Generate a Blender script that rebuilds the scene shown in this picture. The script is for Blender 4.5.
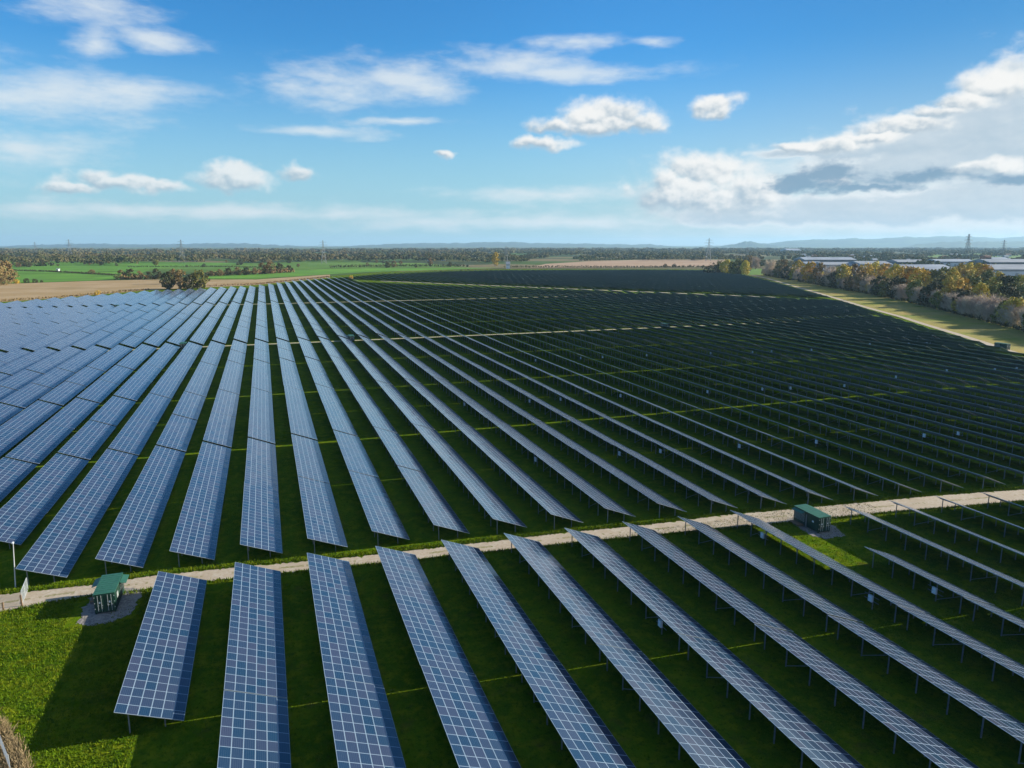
import bpy, math, random
import numpy as np
from mathutils import Vector
random.seed(7); RNG = np.random.default_rng(11)
for o in list(bpy.data.objects): bpy.data.objects.remove(o)
SC = bpy.context.scene; COL = SC.collection

# ------------------------------------------------------------------ camera
# world axes: +Y runs along the panel rows (away from the camera), +X across them, Z up
F = 711.0; CAMH = 48.0; HORIZON = 245.0
TILT = math.atan((384-HORIZON)/F); HEAD = math.atan((512-262)/math.hypot(F, 384-HORIZON))
cam = bpy.data.cameras.new('camera'); cam.sensor_width = 36.0; cam.lens = F/1024*36.0
cam.clip_start = 1.0; cam.clip_end = 60000
camo = bpy.data.objects.new('camera', cam); COL.objects.link(camo)
camo.location = (0, 0, CAMH); camo.rotation_euler = (math.pi/2-TILT, 0, -HEAD)
SC.camera = camo
# ------------------------------------------------------------------ sun, sky, exposure
SUNV = Vector((2.58, -0.31, 1.0)).normalized()
SUN_EL = math.asin(SUNV.z); SUN_AZ = math.atan2(SUNV.x, SUNV.y)      # clockwise from +Y
sl = bpy.data.lights.new('sun', 'SUN'); sl.energy = 5.0; sl.angle = math.radians(0.5); sl.color = (1.0, 0.90, 0.74)
so = bpy.data.objects.new('sun', sl); COL.objects.link(so); so.rotation_euler = SUNV.to_track_quat('Z', 'Y').to_euler()
SC.view_settings.view_transform = 'Standard'; SC.view_settings.look = 'None'
SC.view_settings.exposure = 1.1; SC.view_settings.gamma = 1.0; SC.view_settings.use_curve_mapping = False
SKY_STRENGTH = 0.05

FW = np.array([math.sin(HEAD)*math.cos(TILT), math.cos(HEAD)*math.cos(TILT), -math.sin(TILT)])
RT = np.array([math.cos(HEAD), -math.sin(HEAD), 0.0]); UP = np.cross(RT, FW)
HF = np.array([math.sin(HEAD), math.cos(HEAD), 0.0])
def ray(px, py): return FW*F + RT*(px-512) - UP*(py-384)
def at(px, py, z=0.0):                 # where the sight line of the survey meets height z
    d = ray(px, py); t = (z-CAMH)/d[2]
    return np.array([0, 0, CAMH]) + d*t
def at_dist(px, D, z=0.0):             # point at horizontal distance D (along heading) and bearing px
    d = ray(px, HORIZON); d = d/np.dot(d, HF)
    return np.array([d[0]*D, d[1]*D, z])
def proj(p):
    d = np.asarray(p, float) - np.array([0, 0, CAMH]); w = d@FW
    if w < 1: return (-9e9, -9e9)
    return 512+F*(d@RT)/w, 384-F*(d@UP)/w
def top_z(py, D): return CAMH-(py-HORIZON)/F*D

# ------------------------------------------------------------------ node helpers
class NT:
    def __init__(s, tree): s.t = tree; s.n = tree.nodes; s.l = tree.links
    def new(s, typ, **kw):
        nd = s.n.new(typ)
        for k, v in kw.items(): setattr(nd, k, v)
        return nd
    def put(s, sock, v):
        if isinstance(v, bpy.types.NodeSocket): s.l.new(v, sock)
        elif v is not None: sock.default_value = v
    def math(s, op, a, b=None, c=None, clamp=False):
        nd = s.new('ShaderNodeMath', operation=op, use_clamp=clamp)
        for i, v in enumerate((a, b, c)):
            if v is not None: s.put(nd.inputs[i], v)
        return nd.outputs[0]
    def vmath(s, op, a, b=None):
        nd = s.new('ShaderNodeVectorMath', operation=op); s.put(nd.inputs[0], a)
        if b is not None: s.put(nd.inputs['Scale' if op == 'SCALE' else 1], b)
        return nd.outputs['Value' if op in ('LENGTH', 'DOT_PRODUCT') else 'Vector']
    def mix(s, f, a, b):
        nd = s.new('ShaderNodeMix', data_type='RGBA'); s.put(nd.inputs[0], f)
        for sock, v in ((nd.inputs[6], a), (nd.inputs[7], b)):
            if isinstance(v, tuple) and len(v) == 3: v = v+(1,)
            s.put(sock, v)
        return nd.outputs[2]
    def smooth(s, v, lo, hi, a=0.0, b=1.0):
        nd = s.new('ShaderNodeMapRange', interpolation_type='SMOOTHSTEP')
        for i, q in enumerate((v, lo, hi, a, b)): s.put(nd.inputs[i], q)
        return nd.outputs[0]
    def noise(s, vec, scale, detail=4, rough=0.55, out=0, lac=2.0):
        nd = s.new('ShaderNodeTexNoise'); s.put(nd.inputs['Vector'], vec)
        nd.inputs['Scale'].default_value = scale; nd.inputs['Detail'].default_value = detail
        nd.inputs['Roughness'].default_value = rough; nd.inputs['Lacunarity'].default_value = lac
        return nd.outputs[out]

# ------------------------------------------------------------------ world: Nishita sky with clouds
W = bpy.data.worlds.new('World'); SC.world = W; W.use_nodes = True
wn = NT(W.node_tree); wn.n.clear()
sky = wn.new('ShaderNodeTexSky', sky_type='NISHITA'); sky.sun_disc = False
sky.sun_elevation = SUN_EL; sky.sun_rotation = SUN_AZ; sky.air_density = 1.0; sky.dust_density = 0.5; sky.ozone_density = 2.5; sky.altitude = 40
def px_uv(px, py):
    d = ray(px, py); d = d/np.linalg.norm(d)
    return math.atan2(d@RT, d@HF), math.asin(d[2])
# (x, y, half width, half height) of each cloud in the sky, seen from the mast
CUM = [(612,113,44,18),(588,116,32,16),(640,124,32,12),(604,127,60,8),(556,124,26,9),(722,103,24,14),(721,110,21,8),(232,177,38,11),(222,171,20,11),(298,173,22,7),(96,177,22,11),(112,183,40,8),(150,183,34,6),(74,188,26,6),
       (542,144,34,8),(990,171,30,8),(445,157,11,4),(704,170,56,22),(668,192,34,24),(700,196,62,24),(745,190,40,24),(664,184,20,14),(836,184,16,6),(838,147,36,7),(800,150,30,5),(906,128,40,8),(870,140,30,6),(960,104,26,10),(1002,80,30,14),(940,115,24,7)]
BNK = [(1090,100,90,60),(1040,104,62,42),(1000,122,60,32),(960,134,60,22),(915,144,60,15),(870,149,60,10),(820,150,60,6),(930,165,100,20),(1030,150,120,44),(900,206,190,18),(1010,200,120,24),(770,214,120,12)]
WIS = [(60,92,120,25),(120,90,80,14),(20,98,70,20),(95,5,62,18),(92,40,24,16),(160,40,40,12),(350,88,88,24),(400,78,70,24),(430,88,50,16),(560,72,140,10),(520,66,90,16),(580,44,60,8),
       (650,42,30,5),(318,131,66,7),(400,122,60,5),(20,150,70,22),(560,195,150,10),(840,165,140,26),(250,212,320,9),(560,222,300,10),(850,214,320,26),(960,205,220,36),(760,216,150,20),(900,200,150,26),(30,205,60,8)]
DRK = [(822,178,38,17),(800,186,28,10),(905,178,52,9),(865,188,60,6),(1010,177,44,6)]
def cloud_group(name, ells, nscale, namp, stretch, fine=0.0, soft=0.25, rg=0.60):
    g = bpy.data.node_groups.new(name, 'ShaderNodeTree')
    g.interface.new_socket('P', in_out='INPUT', socket_type='NodeSocketVector')
    g.interface.new_socket('D', in_out='OUTPUT', socket_type='NodeSocketFloat')
    g.interface.new_socket('H', in_out='OUTPUT', socket_type='NodeSocketFloat')
    t = NT(g); gi = t.new('NodeGroupInput'); go = t.new('NodeGroupOutput'); p = gi.outputs[0]
    st = t.vmath('MULTIPLY', p, (1.0, stretch, 1.0))
    w1 = t.noise(st, nscale*0.5, 3, 0.5, out=1); w2 = t.noise(st, nscale*2.2, 3, 0.55, out=1)
    pw = t.vmath('ADD', p, t.vmath('MULTIPLY', t.vmath('SUBTRACT', w1, (0.5, 0.5, 0.5)), (0.050, 0.045/stretch, 0)))
    pw = t.vmath('ADD', pw, t.vmath('MULTIPLY', t.vmath('SUBTRACT', w2, (0.5, 0.5, 0.5)), (0.030, 0.026/stretch, 0)))
    cur = hgt = None
    for (x, y, a, b) in ells:
        u, v = px_uv(x, y)
        q = t.vmath('MULTIPLY', t.vmath('SUBTRACT', pw, (u, v, 0)), (F/a*0.9, F/b*0.9, 0))
        e = t.math('SUBTRACT', 1.0, t.vmath('LENGTH', q)); sx = t.new('ShaderNodeSeparateXYZ'); t.l.new(q, sx.inputs[0])
        h = t.math('ADD', sx.outputs[1], t.math('MULTIPLY', sx.outputs[0], 0.5))
        if cur is None: cur, hgt = e, h
        else:
            f = t.smooth(t.math('SUBTRACT', e, cur), -0.3, 0.3); mx = t.new('ShaderNodeMix'); t.l.new(f, mx.inputs[0]); t.l.new(hgt, mx.inputs[2]); t.l.new(h, mx.inputs[3])
            hgt = mx.outputs[0]; cur = t.math('SMOOTH_MAX', cur, e, soft)
    f1 = t.noise(st, nscale, 9, rg); f2 = t.noise(st, nscale*3.1, 7, rg)
    f3 = t.noise(t.vmath('ADD', st, (0.004, 0.007, 0)), nscale*3.1, 7, rg)
    d = t.math('ADD', cur, t.math('ADD', t.math('MULTIPLY', t.math('SUBTRACT', f1, 0.5), namp), t.math('MULTIPLY', t.math('SUBTRACT', f2, 0.5), fine)))
    t.l.new(d, go.inputs[0])
    hh = t.math('ADD', hgt, t.math('ADD', t.math('MULTIPLY', t.math('SUBTRACT', f2, f3), 1.6), t.math('MULTIPLY', t.math('SUBTRACT', f1, 0.5), 1.6)))
    t.l.new(hh, go.inputs[1]); return g
tc = wn.new('ShaderNodeTexCoord'); D0 = tc.outputs['Generated']
da = wn.vmath('DOT_PRODUCT', D0, tuple(RT)); db = wn.vmath('DOT_PRODUCT', D0, tuple(HF)); dz = wn.vmath('DOT_PRODUCT', D0, (0, 0, 1))
uu = wn.math('ARCTAN2', da, db); vv = wn.math('ARCSINE', dz)
cp = wn.new('ShaderNodeCombineXYZ'); wn.l.new(uu, cp.inputs[0]); wn.l.new(vv, cp.inputs[1]); P = cp.outputs[0]
GC = cloud_group('heaped_cloud', CUM, 15.0, 1.15, 1.25, 0.85, 0.16, 0.54); GB = cloud_group('bank_cloud', BNK, 11.0, 1.4, 1.6, 0.85, 0.3, 0.54); GW = cloud_group('veil_cloud', WIS, 9.0, 2.2, 3.0, 0.7); GD = cloud_group('dark_cloud', DRK, 20.0, 1.5, 1.7, 1.0)
def grp(g, vec):
    nd = wn.new('ShaderNodeGroup'); nd.node_tree = g; wn.put(nd.inputs[0], vec); return nd.outputs
c0, ch = grp(GC, P)
b0, bh = grp(GB, P)
w0 = grp(GW, P)[0]; k0 = grp(GD, P)[0]
# clouds outside the picture: broken cumulus from plain noise, thicker toward the sun
gen = wn.noise(wn.vmath('MULTIPLY', P, (1.0, 2.2, 1.0)), 3.2, 7, 0.6)
away = wn.smooth(wn.math('ABSOLUTE', uu), 0.66, 0.85)
sunside = wn.smooth(uu, 0.6, 1.1, 0.0, 0.10)
g0 = wn.math('MULTIPLY', wn.smooth(wn.math('ADD', gen, sunside), 0.50, 0.68, 0, 0.7), away)
high = wn.smooth(vv, 0.42, 0.55)
g1 = wn.math('MULTIPLY', wn.smooth(gen, 0.52, 0.74, 0, 0.55), high)
acum = wn.math('MULTIPLY', wn.smooth(c0, -0.05, 0.66), wn.smooth(uu, -0.35, 0.05, 0.80, 0.97)); awis = wn.smooth(w0, -0.05, 1.15, 0.0, 0.80); adrk = wn.smooth(k0, 0.0, 0.70, 0, 0.90)
lit = wn.smooth(ch, -0.85, 0.45)
rim = wn.math('MULTIPLY', wn.math('SUBTRACT', 1.0, wn.smooth(c0, 0.15, 0.5)), 0.25)
lit = wn.math('ADD', lit, rim, clamp=True)
abnk = wn.smooth(b0, -0.05, 0.50, 0, 0.95)
blit = wn.math('ADD', wn.math('SUBTRACT', 1.0, wn.smooth(b0, 0.10, 0.62)), wn.math('MULTIPLY', wn.smooth(bh, -0.8, 1.2), 0.45), clamp=True)
CW = 8.8
ccol = wn.mix(lit, (0.40*CW, 0.52*CW, 0.62*CW), (1.0*CW, 0.99*CW, 0.965*CW))
hs = wn.new('ShaderNodeHueSaturation'); wn.l.new(sky.outputs[0], hs.inputs['Color']); hs.inputs['Saturation'].default_value = 1.25; hs.inputs['Value'].default_value = 1.0
col = wn.vmath('MULTIPLY', hs.outputs[0], (0.57, 1.27, 1.63))
col = wn.vmath('SCALE', col, wn.math('MAXIMUM', wn.smooth(uu, 0.05, 0.65, 1.0, 0.62), wn.smooth(uu, 0.70, 0.95, 0.0, 1.0)))
lowveil = wn.smooth(vv, 0.0, 0.26, 0.85, 0.0)
col = wn.mix(lowveil, col, wn.mix(wn.smooth(uu, -0.1, 0.5), (0.43*CW, 0.67*CW, 0.79*CW), (0.60*CW, 0.70*CW, 0.76*CW)))
col = wn.mix(awis, col, (0.84*CW, 0.90*CW, 0.93*CW))
col = wn.mix(abnk, col, wn.mix(blit, (0.50*CW, 0.62*CW, 0.72*CW), (0.93*CW, 0.95*CW, 0.96*CW)))
col = wn.mix(acum, col, ccol)
col = wn.mix(adrk, col, (0.20*CW, 0.345*CW, 0.49*CW))
col = wn.mix(wn.math('MAXIMUM', g0, g1), col, (0.80*CW, 0.84*CW, 0.88*CW))
glow = wn.math('MULTIPLY', wn.smooth(uu, 0.58, 1.15), wn.smooth(vv, 0.02, 0.45, 1.0, 0.0))
col = wn.vmath('ADD', col, wn.vmath('SCALE', (1.0, 0.93, 0.86), wn.math('MULTIPLY', glow, CW*0.75)))
bg = wn.new('ShaderNodeBackground'); wn.l.new(col, bg.inputs[0]); bg.inputs[1].default_value = SKY_STRENGTH
wo = wn.new('ShaderNodeOutputWorld'); wn.l.new(bg.outputs[0], wo.inputs[0])

# ------------------------------------------------------------------ materials
def mat(name, col=(0.5, 0.5, 0.5), rough=0.8, metal=0.0, spec=0.5):
    m = bpy.data.materials.new(name); m.use_nodes = True
    b = m.node_tree.nodes['Principled BSDF']; b.inputs['Base Color'].default_value = tuple(col)+(1,)
    b.inputs['Roughness'].default_value = rough; b.inputs['Metallic'].default_value = metal; b.inputs['Specular IOR Level'].default_value = spec
    return m
def noisy(name, cols, scales, rough=0.9, spec=0.3, bump=0.0, bscale=3.0, world=True, metal=0.0, objvar=0.0):
    """colours blended by stacked noises; cols[0] base, then each next colour over it"""
    m = mat(name, cols[0], rough, metal, spec); t = NT(m.node_tree); b = t.n['Principled BSDF']
    if world: vec = t.new('ShaderNodeNewGeometry').outputs['Position']
    else: vec = t.new('ShaderNodeTexCoord').outputs['Object']
    c = tuple(cols[0])+(1,)
    for q, sc in zip(cols[1:], scales):
        c = t.mix(t.smooth(t.noise(vec, sc, 5, 0.6), 0.40, 0.64), c, tuple(q)+(1,))
    if objvar:
        oi = t.new('ShaderNodeObjectInfo'); h = t.new('ShaderNodeHueSaturation'); t.l.new(c, h.inputs['Color'])
        t.l.new(t.math('MULTIPLY_ADD', oi.outputs['Random'], 0.05*objvar, 0.5-0.025*objvar), h.inputs['Hue'])
        t.l.new(t.math('MULTIPLY_ADD', oi.outputs['Random'], 0.7*objvar, 1-0.35*objvar), h.inputs['Value']); c = h.outputs[0]
    t.put(b.inputs['Base Color'], c)
    if bump:
        bn = t.new('ShaderNodeBump'); bn.inputs['Strength'].default_value = bump; bn.inputs['Distance'].default_value = 0.3
        t.l.new(t.noise(vec, bscale, 6, 0.65), bn.inputs['Height']); t.l.new(bn.outputs[0], b.inputs['Normal'])
    return m
M = {}
# --- photovoltaic glass: module grid from UV (one unit = one module)
def panel_material():
    m = mat('photovoltaic_glass', (0.02, 0.04, 0.10), 0.16, 0.0, 0.5); t = NT(m.node_tree); b = t.n['Principled BSDF']
    uv = t.new('ShaderNodeUVMap').outputs[0]; sp = t.new('ShaderNodeSeparateXYZ'); t.l.new(uv, sp.inputs[0])
    def edge(sock, w):
        fr = t.math('FRACT', sock); d = t.math('MINIMUM', fr, t.math('SUBTRACT', 1.0, fr)); return t.math('LESS_THAN', d, w)
    fr = t.math('MAXIMUM', edge(sp.outputs[0], 0.033), edge(sp.outputs[1], 0.024))
    oi = t.new('ShaderNodeObjectInfo')
    cell = t.vmath('ADD', t.vmath('FLOOR', uv), t.vmath('SCALE', t.new('ShaderNodeNewGeometry').outputs['Position'], 0.0))
    off = t.new('ShaderNodeCombineXYZ'); t.l.new(t.math('MULTIPLY', oi.outputs['Random'], 97.0), off.inputs[2])
    wnz = t.new('ShaderNodeTexWhiteNoise'); t.l.new(t.vmath('ADD', cell, off.outputs[0]), wnz.inputs['Vector'])
    geo = t.new('ShaderNodeNewGeometry').outputs['Position']
    big = t.noise(geo, 0.05, 3, 0.5)
    c = t.mix(wnz.outputs['Value'], (0.003, 0.025, 0.058), (0.024, 0.033, 0.064))
    # silver bus bars across the cells of each module
    def fine(sock, n): return t.math('LESS_THAN', t.math('ABSOLUTE', t.math('SUBTRACT', t.math('FRACT', t.math('MULTIPLY', sock, n)), 0.5)), 0.06)
    c = t.mix(t.math('MULTIPLY', t.math('MAXIMUM', fine(sp.outputs[0], 6.0), fine(sp.outputs[1], 10.0)), 0.16), c, (0.25, 0.28, 0.34))
    c = t.mix(fr, c, (0.185, 0.25, 0.32)); t.l.new(c, b.inputs['Base Color'])
    t.l.new(t.math('ADD', t.math('MULTIPLY', fr, 0.28), t.math('MULTIPLY_ADD', big, 0.10, 0.10)), b.inputs['Roughness'])
    b.inputs['Sheen Weight'].default_value = 0.34; b.inputs['Sheen Roughness'].default_value = 0.22; b.inputs['Sheen Tint'].default_value = (0.95, 0.90, 0.93, 1)   # film of dust
    # each module sits a hair off true
    jit = t.vmath('SCALE', t.vmath('SUBTRACT', wnz.outputs['Color'], (0.5, 0.5, 0.5)), 0.022)
    nrm = t.vmath('NORMALIZE', t.vmath('ADD', t.new('ShaderNodeNewGeometry').outputs['Normal'], jit)); t.l.new(nrm, b.inputs['Normal'])
    return m
M['glass'] = panel_material()
M['back'] = mat('panel_backsheet', (0.12, 0.24, 0.215), 0.6)
M['steel'] = noisy('galvanised_steel', [(0.19, 0.21, 0.22), (0.14, 0.155, 0.17)], [2.0], 0.55, 0.4, world=False, metal=0.2)
M['white_box'] = noisy('painted_white_metal', [(0.72, 0.76, 0.80), (0.62, 0.66, 0.70)], [3.0], 0.4, 0.5)
M['cabin_green'] = noisy('cabin_green_paint', [(0.008, 0.046, 0.029), (0.007, 0.034, 0.023)], [0.8], 0.45, 0.5)
M['roof_green'] = noisy('cabin_roof_paint', [(0.021, 0.105, 0.062), (0.016, 0.078, 0.050), (0.027, 0.110, 0.068)], [0.7, 2.5], 0.5, 0.5)
M['bar'] = mat('zinc_bar', (0.40, 0.44, 0.45), 0.4, 0.3)
M['louvre'] = noisy('louvre_metal', [(0.30, 0.34, 0.33), (0.22, 0.25, 0.25)], [1.5], 0.5)
M['dark'] = mat('dark_interior', (0.015, 0.018, 0.018), 0.7)
M['gravel'] = noisy('track_gravel', [(0.39, 0.335, 0.26), (0.32, 0.27, 0.20), (0.41, 0.37, 0.30), (0.33, 0.27, 0.195)], [0.10, 0.5, 2.0], 0.95, 0.2, 0.15, 6.0)
M['pad'] = noisy('pad_stone', [(0.20, 0.19, 0.18), (0.125, 0.12, 0.115), (0.26, 0.245, 0.22)], [0.7, 3.0], 0.95, 0.2, 0.3, 5.0)
M['pole'] = mat('pale_pole_paint', (0.42, 0.44, 0.43), 0.5)
M['wood'] = noisy('weathered_wood', [(0.22, 0.15, 0.09), (0.16, 0.11, 0.07)], [3.0], 0.9, 0.2)
M['sign'] = noisy('sign_board', [(0.66, 0.68, 0.70), (0.55, 0.58, 0.60)], [2.0], 0.6)

def grass_material():
    m = mat('meadow_grass', (0.05, 0.08, 0.012), 1.0, 0, 0.0); t = NT(m.node_tree); b = t.n['Principled BSDF']
    g = t.new('ShaderNodeNewGeometry').outputs['Position']
    c = t.mix(t.smooth(t.noise(g, 0.09, 5, 0.62), 0.36, 0.64), (0.044, 0.096, 0.004), (0.082, 0.140, 0.005))
    c = t.mix(t.smooth(t.noise(g, 0.55, 5, 0.65), 0.42, 0.68), c, (0.135, 0.165, 0.008))
    c = t.mix(t.smooth(t.noise(g, 1.6, 4, 0.7), 0.50, 0.72), c, (0.026, 0.066, 0.004))
    c = t.mix(t.smooth(t.noise(g, 0.22, 6, 0.72), 0.56, 0.70, 0, 0.55), c, (0.085, 0.075, 0.022))
    c = t.mix(t.smooth(t.noise(g, 0.30, 6, 0.7), 0.60, 0.76, 0, 0.6), c, (0.19, 0.175, 0.02))
    t.l.new(c, b.inputs['Base Color'])
    bn = t.new('ShaderNodeBump'); bn.inputs['Strength'].default_value = 0.7; bn.inputs['Distance'].default_value = 0.35
    hgt = t.math('ADD', t.noise(g, 1.3, 6, 0.7), t.math('MULTIPLY', t.noise(g, 5.0, 4, 0.7), 0.6))
    t.l.new(hgt, bn.inputs['Height']); t.l.new(bn.outputs[0], b.inputs['Normal'])
    return m
M['grass'] = grass_material()
M['verge'] = noisy('rough_pasture', [(0.20, 0.205, 0.018), (0.135, 0.175, 0.014), (0.30, 0.22, 0.06), (0.24, 0.21, 0.05)], [0.035, 0.02, 0.06], 0.95, 0.15, 0.5, 1.5)
M['stubble'] = noisy('stubble_field', [(0.30, 0.21, 0.10), (0.25, 0.18, 0.08), (0.34, 0.25, 0.14)], [0.006, 0.02], 0.95, 0.15, 0.3, 0.6)
M['pinkfield'] = noisy('ploughed_field', [(0.30, 0.205, 0.13), (0.34, 0.24, 0.16)], [0.006], 0.95, 0.15)
M['crop'] = noisy('winter_crop', [(0.085, 0.21, 0.014), (0.11, 0.25, 0.018), (0.075, 0.17, 0.018)], [0.004, 0.015], 0.95, 0.15)
M['crop_b'] = noisy('pasture_green', [(0.07, 0.15, 0.016), (0.10, 0.18, 0.022)], [0.006], 0.95, 0.15)
M['rough'] = noisy('field_margin', [(0.10, 0.085, 0.03), (0.06, 0.07, 0.02)], [0.02], 0.95, 0.15)
def far_ground_material():
    m = mat('patchwork_ground', (0.06, 0.09, 0.02), 0.95, 0, 0.1); t = NT(m.node_tree); b = t.n['Principled BSDF']
    g = t.new('ShaderNodeNewGeometry').outputs['Position']
    vo = t.new('ShaderNodeTexVoronoi'); t.l.new(g, vo.inputs['Vector']); vo.inputs['Scale'].default_value = 0.0035
    r = t.new('ShaderNodeValToRGB'); t.l.new(vo.outputs['Color'], r.inputs[0]); r.color_ramp.interpolation = 'CONSTANT'
    cols = [(0.0, (0.055, 0.10, 0.018)), (0.3, (0.04, 0.06, 0.02)), (0.5, (0.08, 0.15, 0.02)), (0.65, (0.17, 0.14, 0.07)), (0.8, (0.09, 0.10, 0.03))]
    el = r.color_ramp.elements
    while len(el) < len(cols): el.new(0.5)
    for e, (p, c) in zip(el, cols): e.position = p; e.color = c+(1,)
    c = t.mix(t.smooth(t.noise(g, 0.02, 5), 0.4, 0.7, 0, 0.5), r.outputs[0], (0.045, 0.06, 0.02)); t.l.new(c, b.inputs['Base Color'])
    return m
M['patchwork'] = far_ground_material()
M['hill'] = noisy('wooded_hill', [(0.05, 0.07, 0.035), (0.07, 0.10, 0.035), (0.035, 0.045, 0.025)], [0.0015, 0.004], 0.95, 0.1)
M['bark'] = noisy('bark', [(0.10, 0.08, 0.06), (0.16, 0.13, 0.11)], [1.0], 0.95, 0.1)
def leaf(name, a, b_, c_, var=0.5): return noisy(name, [a, b_, c_], [0.5, 1.3], 0.8, 0.2, objvar=var)
M['leaf_yellow'] = leaf('leaf_yellow', (0.46, 0.35, 0.045), (0.32, 0.28, 0.045), (0.52, 0.38, 0.05))
M['leaf_gold'] = leaf('leaf_gold', (0.48, 0.29, 0.03), (0.32, 0.21, 0.035), (0.52, 0.33, 0.045))
M['leaf_green'] = leaf('leaf_green', (0.12, 0.14, 0.028), (0.085, 0.10, 0.024), (0.19, 0.17, 0.03))
M['leaf_dark'] = leaf('leaf_dark', (0.055, 0.062, 0.022), (0.04, 0.046, 0.018), (0.085, 0.075, 0.028))
M['leaf_brown'] = leaf('leaf_brown', (0.18, 0.115, 0.045), (0.11, 0.08, 0.036), (0.22, 0.15, 0.06))
M['twig'] = leaf('bare_twigs', (0.46, 0.36, 0.27), (0.35, 0.26, 0.19), (0.54, 0.44, 0.34))
M['drygrass'] = noisy('dry_grass', [(0.25, 0.19, 0.10), (0.16, 0.125, 0.075), (0.32, 0.25, 0.14)], [0.6, 2.0], 0.95, 0.15)
M['tuft'] = noisy('grass_blades', [(0.075, 0.130, 0.006), (0.13, 0.155, 0.010), (0.045, 0.09, 0.006)], [0.5, 1.6], 1.0, 0.0)
M['roof_pale'] = noisy('pale_roof_sheet', [(0.33, 0.36, 0.39), (0.25, 0.27, 0.30)], [0.03], 0.5)
M['roof_grey'] = noisy('grey_roof_sheet', [(0.28, 0.30, 0.32), (0.22, 0.24, 0.26)], [0.03], 0.6)
M['wall_pale'] = noisy('pale_cladding', [(0.50, 0.54, 0.58), (0.42, 0.46, 0.50)], [0.05], 0.6)
M['wall_dark'] = noisy('dark_cladding', [(0.10, 0.12, 0.15), (0.14, 0.16, 0.19)], [0.05], 0.6)
M['brick'] = noisy('red_brick', [(0.30, 0.15, 0.10), (0.24, 0.12, 0.08)], [0.3], 0.9)
M['tile'] = noisy('roof_tile', [(0.20, 0.11, 0.08), (0.14, 0.09, 0.07)], [0.3], 0.9)
M['window'] = mat('window_glass', (0.03, 0.04, 0.05), 0.1)

# ------------------------------------------------------------------ mesh helpers
class MB:
    """collects quads and boxes, then links them as one mesh object"""
    def __init__(s): s.v = []; s.f = []; s.mi = []; s.uv = {}
    def quad(s, a, b, c, d, mi=0, uv=None):
        i = len(s.v); s.v += [tuple(a), tuple(b), tuple(c), tuple(d)]; s.f.append((i, i+1, i+2, i+3)); s.mi.append(mi)
        if uv: s.uv[len(s.f)-1] = uv
    def poly(s, pts, mi=0):
        i = len(s.v); s.v += [tuple(p) for p in pts]; s.f.append(tuple(range(i, i+len(pts)))); s.mi.append(mi)
    def hexa(s, p, mi=0, skip=()):      # p: 8 points, bottom 0-3 (ccw), top 4-7
        i = len(s.v); s.v += [tuple(q) for q in p]
        for k, f in enumerate(((3,2,1,0),(4,5,6,7),(0,1,5,4),(1,2,6,5),(2,3,7,6),(3,0,4,7))):
            if k in skip: continue
            s.f.append(tuple(i+j for j in f)); s.mi.append(mi)
    def box(s, x0, x1, y0, y1, z0, z1, mi=0):
        s.hexa([(x0,y0,z0),(x1,y0,z0),(x1,y1,z0),(x0,y1,z0),(x0,y0,z1),(x1,y0,z1),(x1,y1,z1),(x0,y1,z1)], mi)
    def bar(s, a, b, r, mi=0, r2=None, n=4):
        a = Vector(a); b = Vector(b); d = (b-a).normalized(); u = d.orthogonal().normalized(); w = d.cross(u); r2 = r if r2 is None else r2
        i = len(s.v)
        for c, rr in ((a, r), (b, r2)):
            for k in range(n):
                th = 2*math.pi*(k+0.5)/n; s.v.append(tuple(c+(u*math.cos(th)+w*math.sin(th))*rr))
        for k in range(n): s.f.append((i+k, i+(k+1)%n, i+n+(k+1)%n, i+n+k)); s.mi.append(mi)
        s.f.append(tuple(i+n-1-k for k in range(n))); s.mi.append(mi); s.f.append(tuple(i+n+k for k in range(n))); s.mi.append(mi)
    def mesh(s, name, mats):
        me = bpy.data.meshes.new(name); me.from_pydata(s.v, [], s.f)
        for m in (mats if isinstance(mats, (list, tuple)) else [mats]): me.materials.append(m)
        me.polygons.foreach_set('material_index', s.mi)
        if s.uv:
            ul = me.uv_layers.new(name='UVMap')
            for fi, uvs in s.uv.items():
                ls = me.polygons[fi].loop_start
                for k, q in enumerate(uvs): ul.data[ls+k].uv = q
        me.update(); return me
    def build(s, name, mats, parent=None, loc=None): return link(name, s.mesh(name, mats), parent, loc)
def link(name, data, parent=None, loc=None):
    o = bpy.data.objects.new(name, data); COL.objects.link(o)
    if parent: o.parent = parent
    if loc is not None: o.location = loc
    return o
def tag(o, label=None, cat=None, group=None, kind=None):
    if label: o['label'] = label
    if cat: o['category'] = cat
    if group: o['group'] = group
    if kind: o['kind'] = kind
    return o
def thing(name, label, cat, loc=(0, 0, 0), rz=0.0, group=None):
    o = link(name, None, None, loc); o.rotation_euler = (0, 0, rz); return tag(o, label, cat, group)
def copy_tree(o, parent=None):
    c = o.copy(); COL.objects.link(c); c.parent = parent
    for ch in list(o.children): copy_tree(ch, c)
    return c
def quads_mesh(name, V, mats):            # V: (n,4,3) array of loose quads
    n = len(V); me = bpy.data.meshes.new(name); me.vertices.add(n*4); me.vertices.foreach_set('co', V.reshape(-1).astype(np.float32))
    me.loops.add(n*4); me.loops.foreach_set('vertex_index', np.arange(n*4, dtype=np.int32))
    me.polygons.add(n); me.polygons.foreach_set('loop_start', np.arange(0, n*4, 4, dtype=np.int32))
    for m in (mats if isinstance(mats, (list, tuple)) else [mats]): me.materials.append(m)
    me.update(calc_edges=True); return me
ORD = ['first','second','third','fourth','fifth','sixth','seventh','eighth','ninth','tenth','eleventh','twelfth','thirteenth','fourteenth','fifteenth','sixteenth','seventeenth','eighteenth','nineteenth','twentieth']
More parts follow.
